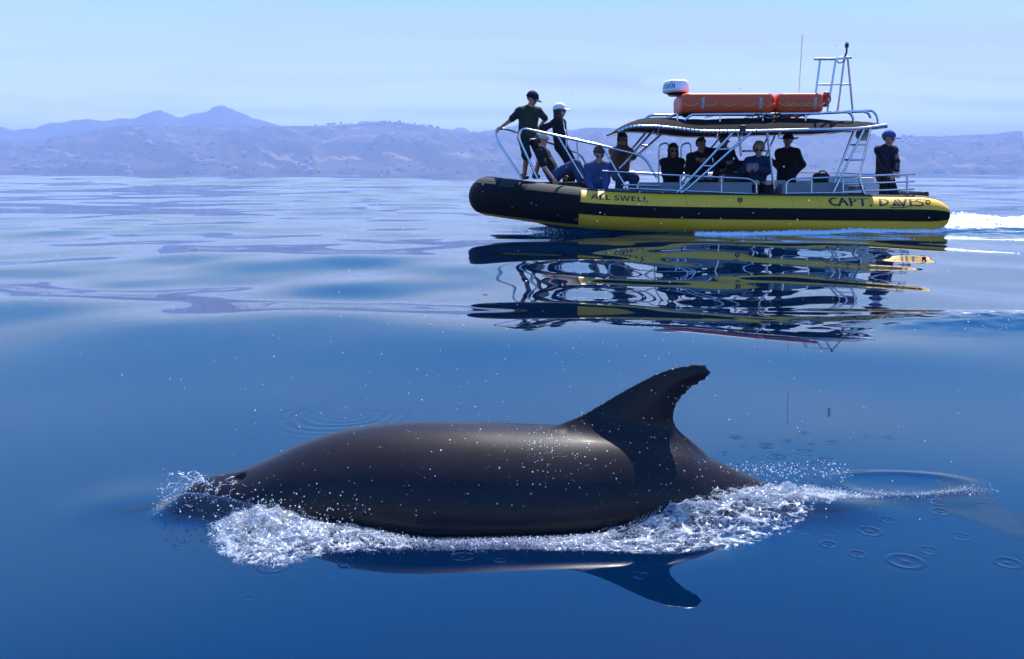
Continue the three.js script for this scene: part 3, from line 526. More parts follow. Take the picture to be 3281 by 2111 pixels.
  rail('rack_rail', [[-0.703, 1.993, -0.62], [-0.611, 2.08, -0.62], [1.272, 2.108, -0.62], [3.612, 2.166, -0.62], [3.697, 2.045, -0.62], [3.718, 1.907, -0.62]], R2());
  rail('rack_rail', [[-0.371, 1.964, 0], [-0.283, 2.047, 0], [3.27, 2.108, 0], [3.334, 1.992, 0]], R2());
  for (const px of [0, .75, 1.5, 2.25]) { rail('rack_bar', [[-.30 + px, 2.035, .62], [-.30 + px, 2.035, -.62]], .016); rail('rack_leg', [[-.30 + px, 1.86, .62], [-.30 + px, 2.03, .62]], .014); }
}
function R2() { return .024; }
// radar, whip antenna, mast frame
{
  const pr = [[0, 0], [.19, 0], [.225, .012], [.245, .04], [.240, .10], [.226, .17], [.205, .208], [.16, .226], [.08, .234], [0, .236]].map(([x, y]) => new THREE.Vector2(x, y));
  const g = new THREE.LatheGeometry(new THREE.SplineCurve(pr.slice(1, 9)).getPoints(40).concat([pr[9]]).map((p) => p), 48);
  const cv = document.createElement('canvas'); cv.width = 1024; cv.height = 256; const c = cv.getContext('2d'); c.fillStyle = '#ececea'; c.fillRect(0, 0, 1024, 256);
  c.fillStyle = '#16244d'; c.font = 'bold 62px sans-serif'; c.textBaseline = 'alphabetic';
  c.save(); c.translate(412, 168); c.fillText('GARMIN', 0, 0); c.restore(); c.beginPath(); c.moveTo(626, 112); c.lineTo(604, 112); c.lineTo(618, 84); c.fill();
  const t = new THREE.CanvasTexture(cv); t.colorSpace = THREE.SRGBColorSpace; t.wrapS = THREE.RepeatWrapping;
  const rd = part('radar_dome', g, mat(0xffffff, .35, { map: t }), boat); const rp = [-0.226, 2.428, 0]; rd.position.set(...rp); rd.rotation.set(0, -4.31, -.045);
  part('base_plate', new THREE.CylinderGeometry(.17, .13, .05, 32), blackPaint, rd).position.y = -.022;
  const m1 = rail('radar_mount', [[-0.214, 2.4, 0], [-0.029, 2.29, 0], [0.38, 2.036, 0.35]], .026); rail('radar_mount', [[-0.065, 2.401, 0.05], [-0.076, 2.323, 0], [-0.109, 2.29, 0]], .008, boat, blackPaint);
  part('mount_gusset', box(.13, .28, .02, 0, 0, 0, .01), rubber, boat).position.set(...[-0.043, 2.14, 0.1]); rail('radar_mount', [[-0.03, 2.301, 0], [0.127, 2.077, -0.3]], .022);
  rail('whip_antenna', [[2.164, 3.517, -0.5], [2.149, 2.078, -0.5]], .0075, boat, whitePanel);
  const Z = -.05, D2 = .22;
  const alu = mat([.52, .53, .56], .28, { metalness: 1 });
  rail('mast_bar', [[2.176, 3.002, 0.22], [2.548, 3.002, 0.22]], .024, boat, alu); rail('mast_bar', [[2.76, 3.082, -0.22], [2.994, 3.082, -0.22]], .024, boat, alu); rail('mast_bar', [[2.348, 3.002, 0.22], [2.835, 3.077, -0.22]], .018, boat, alu); rail('mast_bar', [[2.525, 3.002, 0.22], [2.96, 3.082, -0.22]], .018, boat, alu);
  rail('mast_leg', [[2.281, 2.997, 0.22], [2.182, 2.039, 0.3]], .020, boat, alu); rail('mast_leg', [[2.559, 2.997, 0.22], [2.432, 2.061, 0.3]], .020, boat, alu); rail('mast_leg', [[2.863, 3.071, -0.22], [2.824, 2.122, -0.3]], .020, boat, alu); rail('mast_leg', [[2.926, 3.071, -0.22], [3.107, 2.133, -0.3]], .020, boat, alu);
  rail('mast_bar', [[2.241, 2.558, 0.25], [2.508, 2.558, 0.25]], .016, boat, alu); rail('mast_bar', [[2.508, 2.558, 0.25], [2.851, 2.61, -0.25]], .014, boat, alu); rail('mast_bar', [[2.84, 2.605, -0.25], [3.035, 2.61, -0.25]], .016, boat, alu);
  const ml = rail('mast_light', [[2.861, 3.091, -0.2], [2.891, 3.157, -0.2], [2.889, 3.266, -0.2]], .018, boat, blackPaint);
  const lamp = new THREE.CylinderGeometry(.034, .034, .07, 16); part('lamp_housing', lamp, blackPaint, ml).position.set(...[2.888, 3.288, -0.2]); part('lamp_lens', new THREE.CylinderGeometry(.028, .028, .04, 16), mat([.7, .72, .75], .1), ml).position.set(...[2.886, 3.326, -0.2]);
  rail('cable', [[2.612, 3, 0.1], [2.649, 2.946, 0.1], [2.762, 2.969, 0], [2.839, 3.035, -0.1]], .010, boat, rubber);
}
// orange life floats lashed to the rack
function lifeFloat(label, px0, px1, seedShift) {
  const w = (px1 - px0) / 172, f = thing('life_float', label, 'life float', [boatAt[0] + ((px0 + px1) / 2 - 1640.5) / 2900 * 16.75 - boatAt[0], 2.05, boatAt[2]], 'life floats on the roof rack');
  const s = new THREE.Shape(), hole = new THREE.Path(), rrect = (p, a, b, r) => { p.absarc(a - r, b - r, r, 0, Math.PI / 2); p.absarc(-a + r, b - r, r, Math.PI / 2, Math.PI); p.absarc(-a + r, -b + r, r, Math.PI, 1.5 * Math.PI); p.absarc(a - r, -b + r, r, 1.5 * Math.PI, 2 * Math.PI); p.closePath(); };
  const bv = .12; rrect(s, w / 2 - bv * .55, .50 - bv * .55, .10); rrect(hole, w / 2 - .42, .17, .08); s.holes.push(hole);
  const g = new THREE.ExtrudeGeometry(s, { depth: .345 - 2 * bv, bevelEnabled: true, bevelSize: bv * .55, bevelThickness: bv, bevelSegments: 6, curveSegments: 8 }); g.rotateX(-Math.PI / 2); g.translate(0, bv, 0); g.computeVertexNormals();
  part('float_ring', g, orangeMat, f);
  const strap = mat([.36, .37, .38], .8), rope = mat([.55, .35, .12], .9);
  for (const x of seedShift) { const v = []; for (let i = 0; i <= 28; i++) { const a = i / 28 * 2 * Math.PI, cx = Math.cos(a), cy = Math.sin(a), k = 1 / Math.pow(Math.pow(Math.abs(cx), 5) + Math.pow(Math.abs(cy), 5), .2); v.push([cx * k * .503, .1725 + cy * k * .1755]); }
    const pos = [], idx = []; v.forEach(([z, y]) => pos.push(x - .025, y, z, x + .025, y, z)); for (let i = 0; i < 28; i++) idx.push(i * 2, i * 2 + 1, i * 2 + 2, i * 2 + 1, i * 2 + 3, i * 2 + 2);
    const sg = new THREE.BufferGeometry(); sg.setAttribute('position', new THREE.Float32BufferAttribute(pos, 3)); sg.setIndex(idx); sg.computeVertexNormals(); part('strap', sg, strap, f); }
  for (let i = 0; i < 5; i++) { const x = lerp(-w / 2 + .15, w / 2 - .15, i / 4); rail('grab_rope', [[x - .13, .17, .505], [x - .05, .12, .515], [x + .05, .12, .515], [x + .13, .17, .505]], .008, f, rope, 6); }
  return f;
}
const float1 = lifeFloat('longer orange life float on the boat canopy, beside the white radar dome', 2160, 2446, [-.46, .56]);
const float2 = lifeFloat('shorter orange life float on the boat canopy, beside the mast frame', 2452, 2598, [.24]);
// lashings and net under the floats
{
  const rope = mat([.03, .03, .032], .9), or = mat([.60, .10, .02], .8);
  for (let i = 0; i < 16; i++) { const x = lerp(.95, 1.55, rnd()), pts = []; for (let k = 0; k < 4; k++) pts.push([x + rr(-.16, .16), 2.0 + rr(-.07, .05), .6 + rr(-.06, .08)]); rail('lashing', pts, .008, boat, rope, 5); }
  for (let i = 0; i < 12; i++) { const x = lerp(1.2, 2.1, rnd()), pts = []; for (let k = 0; k < 4; k++) pts.push([x + rr(-.12, .12), 1.99 + rr(-.03, .03), .5 + rr(-.05, .08)]); rail('net_cord', pts, .011, boat, or, 5); }
}
// red canister by the mast
{
  const c = thing('canister', 'red plastic canister hanging from the mast frame above the canopy', 'canister', [boatAt[0], 0, boatAt[2]].map((v, i) => v + [2.362, 2.167, 0.34][i]));
  const p = [[0, 0], [.04, .004], [.058, .04], [.06, .10], [.045, .14], [.058, .18], [.058, .23], [.03, .262], [0, .268]].map(([a, b]) => new THREE.Vector2(a, b));
  part('shell', new THREE.LatheGeometry(new THREE.SplineCurve(p).getPoints(40), 24), mat([.55, .03, .025], .4), c); c.rotation.z = -.12;
  rail('cord', [[-.05, .20, 0], [-.15, .14, 0], [-.2, .1, 0]], .007, c, rubber); rail('handle', [[.05, .06, 0], [.09, .1, 0], [.09, .16, 0], [.05, .2, 0]], .009, c, rubber);
}
// black bag on the stern seat
{
  const b = thing('bag', 'black soft bag lying on the stern seat by the railing', 'bag', [boatAt[0], 0, boatAt[2]].map((v, i) => v + [2.398, 0.822, 0.3][i]));
  part('bag_body', surfaceNet((x, y, z) => Math.sqrt((x / .17) ** 2 + ((y - .08) / .11) ** 2 + (z / .14) ** 2) * .13 - .13 + .03 * noise(x * 9, y * 9, z * 9), [-.24, -.06, -.2], [.24, .24, .2], .012), mat([.012, .012, .014], .8), b);
  rail('strap', [[-.1, .12, .05], [-.05, .22, .02], [.06, .22, 0], [.12, .12, .02]], .012, b, rubber);
}

// ---- people ---------------------------------------------------------------
const V = (x, y, z) => new THREE.Vector3(x, y, z);
function capsule(a, b, ra, rb) {                   // tapered capsule field
  const ax = a.x, ay = a.y, az = a.z, ex = b.x - ax, ey = b.y - ay, ez = b.z - az, il = 1 / Math.max(1e-9, ex * ex + ey * ey + ez * ez);
  return (x, y, z) => { const px = x - ax, py = y - ay, pz = z - az; let t = (px * ex + py * ey + pz * ez) * il; t = t < 0 ? 0 : t > 1 ? 1 : t; const dx = px - t * ex, dy = py - t * ey, dz = pz - t * ez; return Math.sqrt(dx * dx + dy * dy + dz * dz) - (ra + (rb - ra) * t); };
}
const blend = (list, k) => (x, y, z) => { let f = list[0](x, y, z); for (let i = 1; i < list.length; i++) f = smin(f, list[i](x, y, z), k); return f; };
function boundsOf(points, pad) { const b = new THREE.Box3().setFromPoints(points).expandByScalar(pad); return [b.min.toArray(), b.max.toArray()]; }
const handCache = {};
function handShape(curl) {                         // right hand: fingers along -y, palm towards +z, thumb towards +x
  if (handCache[curl]) return handCache[curl];
  const L = [], palm = [capsule(V(-.026, -.035, 0), V(-.022, -.075, 0), .017, .015), capsule(V(0, -.03, 0), V(0, -.08, 0), .018, .015), capsule(V(.024, -.035, 0), V(.026, -.08, 0), .017, .015), capsule(V(0, .02, 0), V(0, -.03, 0), .024, .022)];
  [[-.032, .062], [-.011, .075], [.011, .080], [.032, .072]].forEach(([x, len]) => {
    let p = V(x, -.085, 0), a = .25 * curl; const seg = [.45, .3, .25];
    seg.forEach((s, i) => { const q = p.clone().add(V(x * .06, -Math.cos(a) * len * s, Math.sin(a) * len * s)); L.push(capsule(p, q, .0088 - i * .0008, .0082 - i * .0008)); p = q; a += .75 * curl; });
  });
  let p = V(.026, -.035, .004), q = V(.055, -.062, .014), r = V(.060, -.090, .022 + .02 * curl); L.push(capsule(p, q, .014, .010), capsule(q, r, .010, .0085));
  const f = blend([...palm, ...L], .007); return handCache[curl] = surfaceNet(f, [-.07, -.2, -.05], [.09, .06, .11], .005);
}
function frameMatrix(o, x, y, z) { return new THREE.Matrix4().makeBasis(x, y, z).setPosition(o); }
function orient(g, m, mirror) { const q = g.clone(); if (mirror) { q.scale(-1, 1, 1); const i = q.index.array; for (let k = 0; k < i.length; k += 3) { const t = i[k]; i[k] = i[k + 1]; i[k + 1] = t; } } q.applyMatrix4(m); return q; }
function joint(a, c, l1, l2, pole) {               // elbow or knee between a and c
  const d = c.clone().sub(a); let L = d.length(); const max = (l1 + l2) * .998; if (L > max) { d.multiplyScalar(max / L); c.copy(a).add(d); L = max; }
  const u = d.clone().normalize(), x = (l1 * l1 - l2 * l2 + L * L) / (2 * L), h = Math.sqrt(Math.max(0, l1 * l1 - x * x)), n = pole.clone().addScaledVector(u, -pole.dot(u)).normalize();
  return a.clone().addScaledVector(u, x).addScaledVector(n, h);
}
function ellipsoid(cx, cy, cz, rx, ry, rz) { const m = Math.min(rx, ry, rz); return (x, y, z) => (Math.sqrt(((x - cx) / rx) ** 2 + ((y - cy) / ry) ** 2 + ((z - cz) / rz) ** 2) - 1) * m; }
const headField = blend([ellipsoid(0, .035, -.012, .076, .088, .098), ellipsoid(0, -.04, .018, .058, .070, .070), ellipsoid(0, -.088, .052, .026, .024, .024), ellipsoid(0, -.012, .098, .012, .026, .020), ellipsoid(0, .012, .080, .046, .012, .014), ellipsoid(0, -.058, .080, .024, .008, .010), ellipsoid(.078, -.005, -.008, .010, .030, .018), ellipsoid(-.078, -.005, -.008, .010, .030, .018)], .018);
const headShape = surfaceNet(headField, [-.1, -.13, -.13], [.1, .14, .14], .0085);
const eyeShape = [-1, 1].map((s) => new THREE.SphereGeometry(.011, 10, 8).translate(s * .031, -.002, .080));
const shell = (grow, cut) => (x, y, z) => Math.max(Math.sqrt((x / (.080 + grow)) ** 2 + ((y - .035) / (.094 + grow)) ** 2 + ((z + .012) / (.104 + grow)) ** 2) * (.085 + grow) - (.085 + grow), cut(x, y, z));
const headwear = {
  cap: { crown: () => surfaceNet(shell(.024, (x, y, z) => .036 - y + z * .12 - .006), [-.13, -.01, -.17], [.13, .19, .16], .009), brim: () => surfaceNet((x, y, z) => Math.max((Math.sqrt((x / .085) ** 2 + ((z - .10) / .12) ** 2) - 1) * .08, Math.abs(y - .044 + (z - .09) * .22 + x * x * 3) - .005, .05 - z), [-.1, -.04, .03], [.1, .09, .25], .007) },
  brimhat: { crown: () => surfaceNet(shell(.024, (x, y, z) => .040 - y), [-.13, .02, -.17], [.13, .19, .17], .009), brim: () => surfaceNet((x, y, z) => Math.max(Math.hypot(x * 1.04, z + .01) - .195, Math.abs(y - .046 - .35 * (x * x) + .10 * z * z * 4) - .0065), [-.22, -.0, -.23], [.22, .10, .21], .009) },
};
const hairStyles = {
  short: () => surfaceNet(shell(.010, (x, y, z) => Math.max(.0 - y + (z > -.02 ? .055 : -.045) + .02 * noise(x * 30, y * 30, z * 30), z - .075 - (y - .08) * .2)), [-.12, -.12, -.16], [.12, .17, .14], .009),
  curly: () => surfaceNet((x, y, z) => shell(.022, (a, b, c) => Math.max((c > -.02 ? .050 : -.05) - b, c - .095))(x, y, z) + .028 * noise(x * 26, y * 26, z * 26), [-.15, -.14, -.18], [.15, .2, .16], .008),
  bob: () => surfaceNet((x, y, z) => shell(.024, (a, b, c) => Math.max((c > .02 ? .052 : -.085) - b, c - .085))(x, y, z) + .016 * noise(x * 22, y * 12, z * 22), [-.15, -.16, -.18], [.15, .2, .16], .008),
  long: () => { const f = blend([shell(.018, (a, b, c) => Math.max((c > .02 ? .055 : -.06) - b, c - .080)), capsule(V(.074, .0, -.01), V(.085, -.20, .03), .032, .026), capsule(V(-.074, .0, -.01), V(-.085, -.20, .03), .032, .026), capsule(V(0, 0, -.07), V(0, -.20, -.08), .06, .05)], .02); return surfaceNet((x, y, z) => f(x, y, z) + .01 * noise(x * 40, y * 10, z * 40), [-.16, -.27, -.18], [.16, .17, .13], .009); },
};
const glassesShape = mergeGeometries([...[-1, 1].map((s) => new THREE.SphereGeometry(.03, 12, 8).scale(1, .72, .35).translate(s * .033, -.001, .093)), new THREE.BoxGeometry(.02, .008, .008).translate(0, .006, .098), ...[-1, 1].map((s) => new THREE.BoxGeometry(.006, .010, .10).translate(s * .072, .004, .045))].map((g) => g.index ? g : g));
const mats = {}; const cm = (c, r = .85) => mats[c.join() + r] ??= mat(c, r, { specularIntensity: r > .7 ? .35 : 1 });
function person(label, s) {
  const k = (s.height ?? 1.72) / 1.74, hip = V(0, 0, 0), yaw = s.yaw ?? 0, f = V(Math.sin(yaw), 0, Math.cos(yaw)), left = V(Math.cos(yaw), 0, -Math.sin(yaw));
  const root = thing('person', label, 'person', [0, 1, 2].map((i) => boatAt[i] + s.hip[i]), 'people aboard the boat');
  const rel = (p) => V(p[0] - s.hip[0], p[1] - s.hip[1], p[2] - s.hip[2]);
  const up = V(0, 1, 0).addScaledVector(f, Math.tan(s.lean ?? 0)).addScaledVector(left, Math.tan(s.tilt ?? 0)).normalize();
  const at = (h, side, fwd = 0) => hip.clone().addScaledVector(up, h * k).addScaledVector(left, side * k).addScaledVector(f, fwd * k);
  const neck = at(.50, 0, .01), shoulder = { l: at(.425, .178), r: at(.425, -.178) }, hipJ = { l: at(-.03, .09), r: at(-.03, -.09) };
  const hy = s.headYaw ?? yaw, hp = s.headPitch ?? 0, hf = V(Math.sin(hy) * Math.cos(hp), -Math.sin(hp), Math.cos(hy) * Math.cos(hp)), hl = V(Math.cos(hy), 0, -Math.sin(hy)), hu = hf.clone().cross(hl).normalize();
  const head = neck.clone().addScaledVector(up, .035 * k).addScaledVector(hu, .118 * k).addScaledVector(hf, .02);
  const arms = {}, legs = {};
  for (const q of ['l', 'r']) {
    const sg = q === 'l' ? 1 : -1, w = s.hands?.[q] ? rel(s.hands[q]) : shoulder[q].clone().add(V(0, -.50 * k, 0)).addScaledVector(left, sg * .07).addScaledVector(f, .05);
    const e = joint(shoulder[q], w, .285 * k, .255 * k, s.elbow?.[q] ? V(...s.elbow[q]) : f.clone().multiplyScalar(-1).addScaledVector(left, sg * .5).add(V(0, -.4, 0))); arms[q] = [shoulder[q], e, w];
    const a = s.feet?.[q] ? rel(s.feet[q]) : hipJ[q].clone().add(V(0, -.84 * k, 0)), kn = joint(hipJ[q], a, .43 * k, .42 * k, s.knee ? V(...s.knee) : f.clone().addScaledVector(left, sg * .15)); legs[q] = [hipJ[q], kn, a];
  }
  const all = [neck, head, at(0, 0), ...Object.values(arms).flat(), ...Object.values(legs).flat()];
  const wide = s.wide ?? 1, torso = (g) => [capsule(at(-.02, .055 * wide), at(.16, .055 * wide), .105 * k * wide + g, .098 * k * wide + g), capsule(at(-.02, -.055 * wide), at(.16, -.055 * wide), .105 * k * wide + g, .098 * k * wide + g), capsule(at(.16, .055 * wide), at(.38, .085 * wide), .100 * k * wide + g, .098 * k + g), capsule(at(.16, -.055 * wide), at(.38, -.085 * wide), .100 * k * wide + g, .098 * k + g), capsule(shoulder.l, shoulder.r, .058 * k + g, .058 * k + g), capsule(at(.485, .03), at(.43, .15), .050 * k + g, .052 * k + g), capsule(at(.485, -.03), at(.43, -.15), .050 * k + g, .052 * k + g)];
  const limb = (p, r0, r1, r2, g, full = 1) => { const m = full >= 1 ? p[2] : p[1].clone().lerp(p[2], Math.max(0, full - .5) * 2), j = full >= .5 ? p[1] : p[0].clone().lerp(p[1], full * 2), o = [capsule(p[0], j, r0 * k + g, lerp(r0, r1, Math.min(1, full * 2)) * k + g)]; if (full > .5) o.push(capsule(j, m, r1 * k + g, lerp(r1, r2, Math.max(0, full - .5) * 2) * k + g)); return o; };
  const foot = (p) => { const toe = (s.toe ? V(...s.toe) : f.clone()).normalize(); return [p[2].clone().add(V(0, -.045, 0)).addScaledVector(toe, -.04), p[2].clone().add(V(0, -.055, 0)).addScaledVector(toe, .14)]; };
  // body: skin from head to foot, one surface
  const parts = [...torso(-.004), capsule(neck.clone().addScaledVector(up, -.05), head.clone().addScaledVector(hu, -.04), .058 * k, .052 * k)];
  for (const q of ['l', 'r']) { parts.push(...limb(arms[q], .050, .040, .027, 0), ...limb(legs[q], .078, .056, .040, 0)); const [h, t] = foot(legs[q]); parts.push(capsule(legs[q][2], h, .04, .035), capsule(h, t, .035, .028)); }
  const [lo, hi] = boundsOf(all, .2), hm = frameMatrix(head, hl, hu, hf), geos = [surfaceNet(blend(parts, .03), lo, hi, .019), orient(headShape, hm)];
  for (const q of ['l', 'r']) {
    const [, e, w] = arms[q], d = w.clone().sub(e).normalize(), y = d.clone().negate(), n0 = s.palm?.[q] ? V(...s.palm[q]) : left.clone().multiplyScalar(q === 'l' ? -1 : 1), z = n0.addScaledVector(y, -n0.dot(y)).normalize(), x = y.clone().cross(z);
    geos.push(orient(handShape(s.curl ?? .9), frameMatrix(w, x, y, z), q === 'l'));
  }
  geos.forEach((g) => { for (const n of Object.keys(g.attributes)) if (n !== 'position' && n !== 'normal') g.deleteAttribute(n); });
  part('body', mergeGeometries(geos), cm((s.skin ?? [.30, .165, .11]).map((v) => v * 1.5), .55), root);
  const hem = s.hem ?? -.06, wr = (x, y, z) => .008 * noise(x * 11 + (s.seed ?? 0), y * 9, z * 11) + .004 * noise(x * 26, y * 22, z * 26);
  const net = (list, kk, cut, pad = .2) => { const g = blend(list, kk); return surfaceNet((x, y, z) => Math.max(g(x, y, z) + wr(x, y, z), cut(x, y, z)), lo, hi, .0185); };
  const along = (x, y, z) => (x * up.x + y * up.y + z * up.z) / k;
  const sl = s.sleeve ?? 1, top = [...torso(.016)]; for (const q of ['l', 'r']) top.push(...limb(arms[q], .056, .050, .038, .014, sl));
  if (s.hood) top.push(capsule(at(.47, .07, -.05), at(.47, -.07, -.05), .075, .075));
  part(s.topName ?? 'shirt', net(top, .045, (x, y, z) => Math.max(hem - along(x, y, z), along(x, y, z) - (s.collar ?? .56))), cm(s.top), root);
  if (s.inner) part('undershirt', net([...torso(.021)], .045, (x, y, z) => Math.max((hem - .05) - along(x, y, z), along(x, y, z) - .53, .035 - (x * f.x + z * f.z), Math.abs(x * left.x + z * left.z) - .03)), cm(s.inner), root);
  const tl = s.legs ?? 1, bot = [capsule(at(-.06, .055), at(.04, .055), .112 * k, .108 * k), capsule(at(-.06, -.055), at(.04, -.055), .112 * k, .108 * k)]; for (const q of ['l', 'r']) bot.push(...limb(legs[q], .088, .072, .062, .012, tl));
  part(s.bottomName ?? 'trousers', net(bot, .04, (x, y, z) => along(x, y, z) - .045), cm(s.bottom ?? [.012, .013, .018]), root);
  for (const q of ['l', 'r']) { const [h, t] = foot(legs[q]), sh = blend([capsule(h, t, .047, .040), capsule(legs[q][2], h, .05, .046)], .03), [a, b] = boundsOf([h, t, legs[q][2]], .08); part('shoe', surfaceNet((x, y, z) => Math.max(sh(x, y, z), y - legs[q][2].y - .02), a, b, .014), cm(s.shoes ?? [.015, .015, .016], .6), root); }
  const onHead = (name, g, m, parent = root) => { const q = g.clone(); q.applyMatrix4(hm); return part(name, q, m, parent); };
  if (s.hair) onHead('hair', hairStyles[s.hair[0]](), cm(s.hair[1], .6));
  if (s.hat) { const h = headwear[s.hat[0]], hw = s.hatYaw ? new THREE.Matrix4().makeRotationY(s.hatYaw) : new THREE.Matrix4(); const c = onHead(s.hat[0] === 'cap' ? 'cap' : 'hat', h.crown().applyMatrix4(hw), cm(s.hat[1], .85)); onHead('brim', h.brim().applyMatrix4(hw), cm(s.hat[1], .85), c); }
  if (s.glasses) onHead('sunglasses', glassesShape, cm([.008, .008, .009], .12)); else for (const e of eyeShape) onHead('eye', e, cm([.03, .02, .018], .25));
  return root;
}
const navy = [.014, .017, .032], black = [.009, .009, .011], dk = [.012, .013, .018];
person('person in black cap, dark green t-shirt and shorts standing at the bow rail', { hip: [-2.917, 1.688, -0.05], yaw: .35, lean: .04, tilt: .06, headYaw: .85, headPitch: .38, height: 1.74, top: [.020, .036, .026], sleeve: .40, hem: -.09, bottom: [.014, .015, .018], bottomName: 'shorts', legs: .52, hat: ['cap', [.012, .014, .028]], skin: [.34, .15, .09], hands: { r: [-3.423, 1.828, -0.3], l: [-2.728, 1.799, -0.28] }, feet: { r: [-2.973, 0.983, 0], l: [-2.763, 0.994, -0.15] }, elbow: { r: [-.2, -.6, -.6], l: [.6, 0, -.6] }, curl: 1.1, hair: ['short', [.02, .015, .012]] });
person('person in white cap and dark jacket standing with one hand on the rail', { hip: [-2.282, 1.537, -0.45], yaw: 1.15, lean: -.10, headYaw: 1.35, height: 1.64, top: [.016, .014, .022], topName: 'jacket', inner: [.78, .78, .8], hem: -.03, bottom: [.010, .012, .018], hat: ['cap', [.74, .72, .70]], hair: ['long', [.028, .012, .009]], glasses: true, skin: [.36, .19, .13], hands: { r: [-2.609, 1.591, -0.35], l: [-2.25, 1.499, -0.72] }, feet: { r: [-2.193, 0.786, -0.35], l: [-2.086, 0.783, -0.55] }, elbow: { r: [-1, -.2, .3] } });
person('person in beige cap, black t-shirt and jeans sitting on the bow tube leaning back', { hip: [-2.464, 0.989, 0.42], yaw: 1.25, lean: -.50, headYaw: 1.75, headPitch: .05, height: 1.74, top: [.012, .012, .014], sleeve: .42, bottom: [.035, .06, .13], bottomName: 'jeans', hat: ['cap', [.42, .38, .30]], hatYaw: 3.0, skin: [.36, .18, .12], hair: ['short', [.05, .035, .025]], hands: { r: [-2.474, 0.907, 0.66], l: [-2.295, 0.972, 0.2] }, feet: { r: [-1.931, 0.786, 0.52], l: [-1.818, 0.805, 0.3] }, knee: [.3, 1, 0], elbow: { r: [-.5, -1, .5] }, toe: [.5, .8, 0] });
person('person in blue hooded sweatshirt with curly brown hair sitting by the yellow panel', { hip: [-1.678, 0.687, 0.58], yaw: .05, lean: .16, headYaw: .05, headPitch: .35, height: 1.76, wide: 1.08, top: [.045, .065, .155], topName: 'hooded_sweatshirt', hood: true, bottom: [.02, .025, .04], hair: ['curly', [.055, .028, .018]], glasses: true, skin: [.34, .18, .12], hands: { r: [-1.789, 0.678, 0.95], l: [-1.593, 0.673, 0.95] }, feet: { r: [-1.803, 0.255, 0.55], l: [-1.467, 0.255, 0.55] }, knee: [0, .4, 1] });
person('person in tan jacket and sunglasses sitting on the far rail, hands raised to the face', { hip: [-1.107, 0.994, -0.82], yaw: .25, lean: .04, headYaw: .3, headPitch: .12, height: 1.70, top: [.17, .085, .052], topName: 'jacket', bottom: [.035, .055, .11], bottomName: 'jeans', hair: ['long', [.05, .025, .016]], glasses: true, skin: [.36, .19, .13], hands: { r: [-1.164, 1.518, -0.58], l: [-1.055, 1.507, -0.6] }, feet: { r: [-1.195, 0.502, -0.5], l: [-0.993, 0.502, -0.5] }, elbow: { r: [-.6, -1, 0], l: [.8, -1, 0] }, palm: { r: [.6, 0, -.7], l: [-.6, 0, -.7] } });
person('person with long dark hair and sunglasses in a black top sitting by the grab hoops', { hip: [-0.194, 0.809, -0.36], yaw: .05, headYaw: .12, headPitch: .06, height: 1.62, top: black, hair: ['long', [.014, .008, .007]], glasses: true, skin: [.25, .125, .085], hands: { r: [-0.336, 0.745, 0], l: [-0.151, 0.745, 0] }, feet: { r: [-0.331, 0.406, 0.1], l: [-0.159, 0.406, 0.1] }, knee: [0, .5, 1] });
person('person with cropped dark hair in a black jacket sitting with hands clasped under the canopy', { hip: [0.293, 0.867, -0.34], yaw: .30, lean: .05, headYaw: .45, headPitch: .08, height: 1.76, top: [.012, .012, .015], topName: 'jacket', hair: ['short', [.012, .008, .007]], skin: [.27, .14, .095], hands: { r: [0.24, 1.198, -0.02], l: [0.297, 1.215, -0.02] }, feet: { r: [0.155, 0.463, 0.1], l: [0.345, 0.463, 0.1] }, knee: [.2, .5, 1], elbow: { r: [-.8, -1, 0], l: [.8, -1, 0] } });
person('person in dark jacket standing under the canopy with one arm raised to its frame', { hip: [0.798, 0.994, -0.62], yaw: .15, lean: .04, headYaw: .3, headPitch: .1, height: 1.62, top: navy, topName: 'jacket', hair: ['short', [.012, .008, .007]], skin: [.25, .125, .085], glasses: true, hands: { r: [0.407, 1.691, -0.55], l: [0.85, 1.087, -0.4] }, feet: { r: [0.729, 0.203, -0.6], l: [0.932, 0.203, -0.6] }, elbow: { r: [-1, -.4, .2], l: [1, -.4, .2] } });
person('blonde person in navy jacket and sunglasses holding up a phone in both hands', { hip: [1.218, 0.806, 0.34], yaw: -.12, lean: .10, headYaw: -.18, headPitch: .16, height: 1.66, top: [.016, .030, .075], topName: 'jacket', hair: ['bob', [.42, .27, .13]], glasses: true, skin: [.36, .19, .13], hands: { r: [0.924, 1.07, 0.74], l: [1.137, 1.081, 0.74] }, feet: { r: [1.059, 0.451, 0.6], l: [1.31, 0.451, 0.6] }, elbow: { r: [-.8, -1, 0], l: [.8, -1, 0] }, palm: { r: [.8, 0, -.5], l: [-.8, 0, -.5] }, knee: [0, .5, 1], curl: .6 });
person('person in wide brimmed black hat and black shirt standing at the helm', { hip: [1.942, 0.971, -0.3], yaw: -.65, headYaw: -.5, height: 1.66, top: black, wide: 1.08, hat: ['brimhat', [.010, .010, .011]], skin: [.22, .12, .085], hair: ['short', [.05, .045, .04]], hands: { r: [1.594, 1.234, -0.15], l: [2.056, 0.994, -0.2] }, feet: { r: [1.895, 0.158, -0.3], l: [2.102, 0.158, -0.3] }, elbow: { r: [.2, -1, .2] } });
person('person in blue cap and navy long sleeved top standing at the stern rail', { hip: [3.604, 1.017, 0.12], yaw: .30, headYaw: .75, headPitch: .12, height: 1.62, wide: 1.02, top: [.010, .012, .022], bottom: dk, hat: ['cap', [.045, .085, .22]], hair: ['short', [.06, .05, .045]], skin: [.34, .16, .11], hands: { r: [3.56, 1.006, 0.45], l: [3.706, 1.022, 0.42] }, feet: { r: [3.575, 0.235, 0.1], l: [3.759, 0.235, 0.1] }, elbow: { r: [-.8, -.6, .2], l: [1, -.5, .1] }, palm: { r: [0, -1, 0], l: [0, -1, 0] } });
